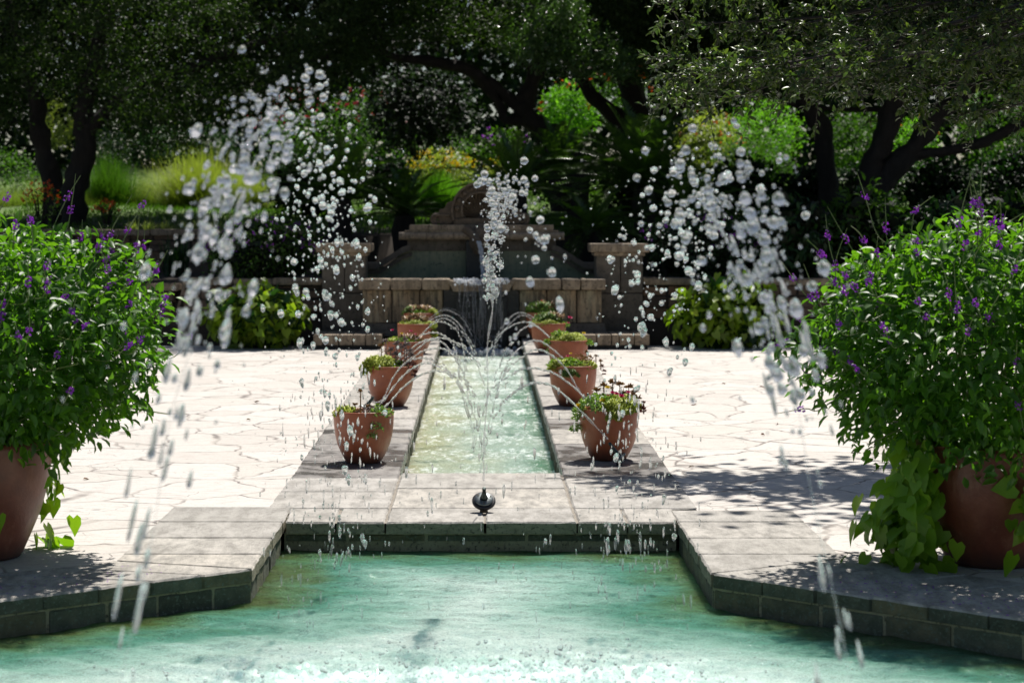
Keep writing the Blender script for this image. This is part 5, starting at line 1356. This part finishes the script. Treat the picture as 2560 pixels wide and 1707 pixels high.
# ------------------------------------------------------------------ cycads
def cycad(cpos, n, L0, label, seed, mat=L_cycad, spread=1.0, low=0.0):
    random.seed(seed); rg = np.random.default_rng(seed)
    o = empty('cycad', cpos, label, 'cycad', 'cycads behind the wall fountain')
    mb = MB(); mb.lathe([(.16, -.5), (.18, -.1), (.15, .12), (.05, .16)], c=cpos, n=14, wob=.1); mb.build('trunk', M_bark, o)
    C_, A_, N_, LL = [], [], [], []; ra = MB()
    for k in range(n):
        a = 2.39996 * k; e = (1.45 - 1.35 * (k / n) ** .8) * 1.0 - low
        L_ = L0 * random.uniform(.85, 1.1)
        d = Vector((math.cos(a) * math.cos(e), math.sin(a) * math.cos(e), math.sin(e))); hz = Vector((math.cos(a), math.sin(a), 0))
        P0 = Vector(cpos) + Vector((0, 0, .12)); pts = []
        for i in range(15):
            t = i / 14; pts.append(P0 + d * L_ * t + (hz * .12 - Vector((0, 0, .42 * spread))) * L_ * t * t * (.5 + .5 * math.cos(e)))
        ra.tube(pts, lerp_r([.010, .003], 15), 4)
        fine = [pts[0].lerp(pts[1], 0)] ; m_ = 46
        for i in range(4, m_):
            u = i / m_ * 14; i0 = min(int(u), 13); p_ = pts[i0].lerp(pts[i0 + 1], u - i0); tg = (pts[i0 + 1] - pts[i0]).normalized()
            sd = tg.cross(Vector((0, 0, 1))); sd = sd.normalized() if sd.length > .01 else Vector((1, 0, 0)); nn = sd.cross(tg)
            ll = .17 * math.sin(math.pi * min(1, (i / m_) * .9 + .12)) ** .6 * (L0 / 1.2)
            for s_ in (-1, 1):
                C_.append(p_[:]); A_.append((sd * s_ + tg * .65 + nn * .35)[:]); N_.append(nn[:]); LL.append(ll)
    ra.build('frond_stalks', mat, o)
    leaves('fronds', np.array(C_), np.array(A_) + rg.normal(size=(len(C_), 3)) * .06, np.array(N_), np.array(LL), .015, T_STRIP, mat, o)
    return o
p = PX(1290, 500, 29.5); cycad(tuple(p), 34, 1.25, 'upright cycad directly right of the arch crest', 1)
p = PX(1610, 490, 30.5); cycad(tuple(p), 74, 1.75, 'largest cycad, spreading right of the centre behind the right pier', 2)
p = PX(1480, 600, 28.9); cycad(tuple(p), 30, 1.1, 'low cycad with drooping lit fronds between crest and right pier', 3, spread=1.3, low=.2)
p = PX(850, 520, 29.5); cycad(tuple(p), 44, 1.45, 'dark cycad left of the wall fountain behind the left pier', 4)
p = PX(1010, 560, 30.0); cycad(tuple(p), 30, 1.0, 'small dark cycad at the left shoulder of the wall fountain', 5)
p = PX(1400, 450, 31.5); cycad(tuple(p), 30, 1.2, 'cycad behind, between the upright one and the largest one', 6)
p = PX(1720, 560, 29.2); cycad(tuple(p), 30, 1.1, 'cycad beside the right wall, right of the largest one', 7)

# ------------------------------------------------------------------ oaks
def limb(mb, px, d, rads, rough=.5, dz=None):
    P_ = [PX(x, y, d + (dz[i] if dz else 0)) for i, (x, y) in enumerate(px)]
    q = spline(P_, 6); mb.tube(q, lerp_r(rads, len(q)), 12, rough=rough)
SUN_GAPS = [(-.8, 26.6, .7), (1.0, 26.6, .7), (-.65, 31, 1.0), (-.7, 33, 1.1), (1.7, 28.8, .6), (-5.6, 31, 1.1), (-4.4, 31.2, 1.1), (-6.8, 32, 1.4), (1.2, 30.2, 1.1), (6.5, 28, 1.2), (-4, 36.5, 1.5)]  # holes cut in unseen shading crown tops so sun reaches chosen spots
def oak(label, limbs, crown, seed, leaf=.07, name='oak_tree', group='live oaks behind the garden', mats=(L_oak, L_oak_core)):
    """crown: list of (x0,x1,y0,y1,d0,d1,nclump,leaves per clump,clump radius,leaf size,mat)"""
    random.seed(seed); rg = np.random.default_rng(seed)
    l0 = limbs[0]; b = PX(*l0[0][0], l0[1]); gz = ground_z(b.x, b.y)
    o = empty(name, (b.x, b.y, gz), label, 'tree', group)
    mb = MB()
    for L_ in limbs: limb(mb, *L_)
    mb.build('trunk', M_bark, o, smooth=True)
    for part, sel in (('crown', 0), ('inner_crown', 1)):
        CC, AA, NN, LL = [], [], [], []; mi_ = []
        for (x0, x1, y0, y1, d0, d1, nc, per, cr, ls, core, bot) in crown:
            if core != sel: continue
            k = 0
            while k < nc:
                x = rg.uniform(x0, x1); y = y0 + (y1 - y0) * rg.uniform(0, 1); d = rg.uniform(d0, d1)
                if bot is not None and y > np.interp(x, bot[0], bot[1]) + rg.normal() * 8 - cr * F / d * .6: 
                    if rg.uniform() < .5: k += 1
                    continue
                k += 1
                c = np.array(PX(x, y, d))
                if c[2] > 5.5:
                    q0, q1 = c[0] - .19 * (c[2] - 1.8), c[1] - .555 * (c[2] - 1.8)
                    if any((q0 - gx_) ** 2 + (q1 - gy_) ** 2 < gr_ ** 2 for gx_, gy_, gr_ in SUN_GAPS): continue
                n = int(per * rg.uniform(.6, 1.3))
                q = rg.normal(size=(n, 3)); q = q / np.linalg.norm(q, axis=1, keepdims=True) * (rg.uniform(0, 1, (n, 1)) ** .45) * cr * rg.uniform(.6, 1.2) * np.array([1.25, 1, .62])
                CC.append(c + q); u = q / (np.linalg.norm(q, axis=1, keepdims=True) + 1e-6)
                AA.append(u * .7 + rg.normal(size=(n, 3)) * .7); NN.append(u * .4 + np.array([0, 0, .9]) + rg.normal(size=(n, 3)) * .65)
                LL.append(ls * rg.uniform(.6, 1.2, n))
        if not CC: continue
        CC, AA, NN, LL = map(np.concatenate, (CC, AA, NN, LL))
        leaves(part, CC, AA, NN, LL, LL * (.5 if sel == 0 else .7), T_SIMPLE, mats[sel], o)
    return o
botL = ([-400, 0, 60, 110, 150, 190, 300, 370, 430, 520, 640, 760, 900, 1000], [360, 370, 300, 262, 262, 300, 390, 445, 430, 360, 320, 300, 240, 180])
botC = ([850, 950, 1000, 1060, 1160, 1260, 1330, 1500, 1600, 1750], [260, 190, 150, 150, 140, 160, 165, 190, 250, 280])
botR = ([1550, 1700, 1800, 1900, 2000, 2200, 2400, 2500, 2700], [240, 240, 245, 245, 270, 262, 210, 250, 330])
oak('live oak at the left with twin black trunks and low dense crown',
    [([(180, 600), (186, 478), (207, 402), (214, 344), (207, 291), (230, 180), (260, 40), (300, -120)], 34, [.24, .20, .19, .18, .17, .14, .10, .05]),
     ([(140, 600), (130, 452), (111, 383), (96, 325), (92, 268), (60, 150), (20, 0)], 34.3, [.2, .17, .15, .15, .14, .1, .05]),
     ([(214, 330), (330, 230), (480, 170), (640, 110), (800, 60)], 34, [.13, .11, .09, .07, .04]),
     ([(640, 200), (740, 165), (830, 140)], 34, [.05, .05, .03])],
    [(-330, 900, -260, 440, 31.5, 36, 950, 115, .42, .075, 0, botL), (-330, 900, -300, 330, 36, 38, 420, 60, .6, .15, 1, botL),
     (-600, 1000, -900, -200, 31, 39, 330, 55, 1.0, .26, 1, None)], 21)
oak('central live oak forking low over the wall fountain with a long limb reaching left',
    [([(1455, 600), (1430, 400), (1393, 344), (1350, 322), (1320, 292), (1309, 268), (1328, 214), (1347, 160), (1365, 60), (1400, -80)], 36, [.26, .22, .19, .17, .18, .19, .16, .15, .11, .06]),
     ([(1345, 318), (1309, 302), (1263, 300), (1252, 268), (1229, 237), (1206, 203), (1175, 180), (1118, 161), (1064, 153), (980, 140), (880, 90)], 36, [.13, .11, .08, .075, .085, .11, .12, .11, .09, .07, .04]),
     ([(1315, 275), (1280, 255), (1252, 230), (1217, 203)], 36, [.12, .11, .10, .10]),
     ([(1347, 180), (1320, 165), (1300, 150), (1270, 90)], 36, [.07, .07, .06, .04])],
    [(860, 1640, -260, 260, 33, 37.5, 600, 115, .42, .075, 0, botC), (860, 1700, -300, 150, 37.5, 39, 300, 60, .6, .15, 1, botC),
     (800, 1800, -900, -200, 31, 39, 260, 55, 1.0, .26, 1, None)], 22)
# the lit bough in front of the central oak
def bough_crown(parent_label): pass
oak('live oak with three slanting trunks right of centre behind the big cycad',
    [([(1600, 560), (1598, 300), (1577, 214), (1565, 150), (1560, 20), (1590, -120)], 38, [.27, .24, .21, .20, .16, .08]),
     ([(1590, 420), (1560, 320), (1500, 255), (1470, 230), (1447, 172), (1416, 145), (1380, 60)], 38, [.18, .17, .15, .14, .12, .11, .06]),
     ([(1610, 380), (1646, 306), (1690, 270), (1720, 225), (1740, 120)], 38, [.14, .13, .12, .10, .06])],
    [(1500, 1900, -260, 300, 35, 40, 330, 115, .45, .08, 0, ([1500, 1560, 1700, 1800, 1900], [200, 170, 245, 250, 250])), (1450, 2000, -300, 180, 40, 42, 220, 60, .6, .16, 1, None),
     (1500, 2200, -900, -200, 31, 40, 220, 55, 1.0, .26, 1, None)], 23)
oak('live oak at the right with crossing trunks and a slanting limb',
    [([(2190, 620), (2186, 513), (2178, 421), (2209, 344), (2236, 268), (2247, 214), (2270, 80), (2300, -80)], 33, [.25, .22, .19, .19, .18, .17, .12, .06]),
     ([(2185, 500), (2205, 452), (2274, 383), (2331, 306), (2389, 249), (2435, 207), (2520, 100)], 33, [.20, .18, .17, .16, .15, .14, .08]),
     ([(2270, 395), (2312, 385), (2427, 367), (2485, 344), (2560, 306), (2700, 240)], 33, [.10, .09, .09, .08, .08, .05])],
    [(2050, 2800, -260, 330, 30.5, 35, 620, 110, .42, .08, 0, botR), (2000, 2850, -300, 240, 35, 37, 300, 60, .6, .15, 1, botR),
     (2000, 3100, -900, -200, 30.5, 38, 260, 55, 1.0, .26, 1, None)], 24)
oak('slimmer live oak left of the crossing trunks, with a level branch',
    [([(2080, 600), (2067, 459), (2056, 344), (2029, 275), (2006, 230), (1990, 100), (1960, -60)], 34, [.22, .18, .165, .155, .15, .1, .05]),
     ([(2020, 268), (1991, 262), (1940, 240), (1880, 225)], 34, [.05, .05, .04, .03]), ([(2030, 275), (2063, 272), (2130, 274), (2217, 276)], 34, [.05, .045, .045, .03])],
    [(1780, 2150, -260, 280, 32, 36, 330, 110, .42, .08, 0, botR), (1750, 2200, -300, 200, 36, 38, 200, 60, .6, .15, 1, botR)], 25)
# bough in front (centre), its sunlight put into the leaf colour
def spray(name, label, px_list, d0, d1, nc, per, cr, ls, mat, seed, cat='branch', twig_to=None):
    random.seed(seed); rg = np.random.default_rng(seed)
    poly = px_list; CC, AA, NN, LL = [], [], [], []; mb = MB()
    root = PX(*twig_to) if twig_to else None
    o = empty(name, tuple(root), label, cat, 'live oaks behind the garden')
    k = 0
    while k < nc:
        (cx_, cy_, rx_, ry_) = poly[rg.integers(0, len(poly))]
        a = rg.uniform(0, 6.28); q = math.sqrt(rg.uniform(0, 1)); d = rg.uniform(d0, d1)
        c = PX(cx_ + rx_ * q * math.cos(a), cy_ + ry_ * q * math.sin(a), d); k += 1
        n = per
        v = rg.normal(size=(n, 3)); v = v / np.linalg.norm(v, axis=1, keepdims=True) * rg.uniform(0, 1, (n, 1)) ** .5 * cr
        CC.append(np.array(c) + v); u = v / cr
        AA.append(u * .8 + rg.normal(size=(n, 3)) * .6); NN.append(u * .3 + np.array([0, 0, .9]) + rg.normal(size=(n, 3)) * .6); LL.append(ls * rg.uniform(.6, 1.2, n))
        if k % 4 == 0:
            m_ = root.lerp(c, .5) + Vector((0, 0, .25)); mb.tube(spline([root, m_, c], 4), lerp_r([.035, .006], 9), 5)
    CC, AA, NN, LL = map(np.concatenate, (CC, AA, NN, LL))
    mb.build('trunk', M_bark, o); leaves('crown', CC, AA, NN, LL, LL * .48, T_OVAL if ls > .06 and d0 < 20 else T_SIMPLE, mat, o)
    return o
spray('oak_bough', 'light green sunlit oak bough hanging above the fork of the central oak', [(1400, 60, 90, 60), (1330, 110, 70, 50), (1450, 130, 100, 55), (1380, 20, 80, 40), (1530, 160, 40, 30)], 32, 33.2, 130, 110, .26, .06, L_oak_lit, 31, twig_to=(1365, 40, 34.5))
# near overhanging oak, top right: twigs with leaves along them
def near_oak():
    random.seed(41); rg = np.random.default_rng(41)
    base = Vector((8.0, 14.6, 0)); o = empty('oak_tree', base, 'overhanging oak whose leafy grey green branches fill the upper right corner', 'tree', 'live oaks behind the garden')
    mb = MB(); top = Vector((6.9, 14.6, 3.2))
    mb.tube(spline([base, Vector((7.8, 14.7, 1.6)), top], 6), lerp_r([.30, .24, .2], 13), 12, rough=.5)
    CC, AA, NN, LL = [], [], [], []
    # main boughs reach to the left over the paving
    boughs = []
    for (ex, ey, ed) in ((1700, 60, 15.5), (1720, 150, 15.2), (1690, 235, 15.0), (1850, 240, 14.8), (2000, 200, 14.6), (2150, 240, 14.4), (2300, 230, 14.6), (2450, 290, 14.2), (2540, 200, 14.5), (1900, 90, 15.4), (2100, 60, 15), (2300, 60, 15.2), (2500, 60, 14.6), (1800, -40, 15.6),
                         (1950, -60, 16), (2200, -80, 15.4), (2450, -80, 15), (1650, 10, 15.7), (1680, 190, 15.4), (2080, 170, 14.3), (2380, 160, 14.0), (1780, 190, 14.6), (2560, 130, 15.2), (2230, 150, 16)):
        ed -= 1.1; e = PX(ex, ey, ed); m1 = top.lerp(e, .45) + Vector((0, random.uniform(-.4, .4), random.uniform(.15, .5)))
        q = spline([top, m1, top.lerp(e, .8) + Vector((0, 0, random.uniform(.0, .2))), e], 8); mb.tube(q, lerp_r([.06, .022, .010, .004], len(q)), 6); boughs.append(q)
        L_ = len(q)
        for k in range(46):                                # side twigs
            i = random.randint(int(L_ * .38), L_ - 1); p0 = q[i]
            d = Vector((random.gauss(-.5, .7), random.gauss(-.1, .8), random.gauss(-.05, .55))).normalized(); tl = random.uniform(.18, .42)
            tw = spline([p0, p0 + d * tl * .5 + Vector((0, 0, .02)), p0 + d * tl + Vector((0, 0, -.03))], 5); mb.tube(tw, lerp_r([.004, .0016], len(tw)), 4)
            for j in range(26):
                t = random.uniform(.15, 1.0); u = t * (len(tw) - 1); i0 = min(int(u), len(tw) - 2); pp = tw[i0].lerp(tw[i0 + 1], u - i0)
                a = (d * .6 + Vector((random.gauss(0, .7), random.gauss(0, .7), random.gauss(0, .6)))).normalized()
                CC.append(pp[:]); AA.append(a[:]); NN.append((random.gauss(0, .5), random.gauss(0, .5), 1)); LL.append(random.uniform(.036, .066))
    # the rest of the crown, out of sight above
    mb.build('trunk', plain('grey oak bark', (.05, .042, .034), .85, .4, 25), o, smooth=True)
    leaves('crown', np.array(CC), np.array(AA), np.array(NN), np.array(LL), np.array(LL) * .52, T_OVAL, L_near, o)
    n = 8200; P_ = np.stack([rg.uniform(2.2, 9.0, n), rg.uniform(13.6, 16.2, n), rg.uniform(3.6, 5.6, n)], 1)
    k0 = rg.uniform(0, 1, n) < np.clip((P_[:, 0] - 2.4) / 2.0, .1, 1); P_ = P_[k0]
    k = (P_[:, 2] > 1.65 + 575 / F * P_[:, 1] + .1)
    P_ = P_[k]; n = len(P_)
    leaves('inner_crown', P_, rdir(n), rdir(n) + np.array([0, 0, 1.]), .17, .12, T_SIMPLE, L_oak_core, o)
near_oak()

# ------------------------------------------------------------------ far wood and lawn
n = 60000
x = R.uniform(-26, 28, n); d = R.uniform(66, 80, n); gz = 1.4 + (d - 31) * .052
z = gz + R.uniform(-.3, 13, n)
P_ = np.stack([x, d, z], 1); 
leaves('woods', P_, rdir(n), rdir(n) + np.array([0, -.3, .8]), R.uniform(.3, .55, n), R.uniform(.2, .4, n), T_SIMPLE, L_wood)
tag(bpy.data.objects['woods'], 'dark far wood closing the view behind the garden', 'woods', kind='stuff')
n = 60000; x = R.uniform(-9, 9, n); d = R.uniform(31.5, 62, n)
z = np.array([ground_z(0, q) for q in d]) + .10 * np.sin(x * .5 + d * .3) * np.minimum(1, (d - 32) / 5) - .01
A = np.stack([R.normal(size=n) * .3, R.normal(size=n) * .3, np.ones(n)], 1)
leaves('lawn', np.stack([x, d, z], 1), A, rdir(n), R.uniform(.05, .11, n), .02, T_SIMPLE, L_lawn); tag(bpy.data.objects['lawn'], 'short lawn behind the tall wall', 'grass', kind='stuff')
# white garden chair-like glimpse: a small parked cart roof seen through the shrubs
for o in bpy.data.objects:
    if '_local' in o: del o['_local']
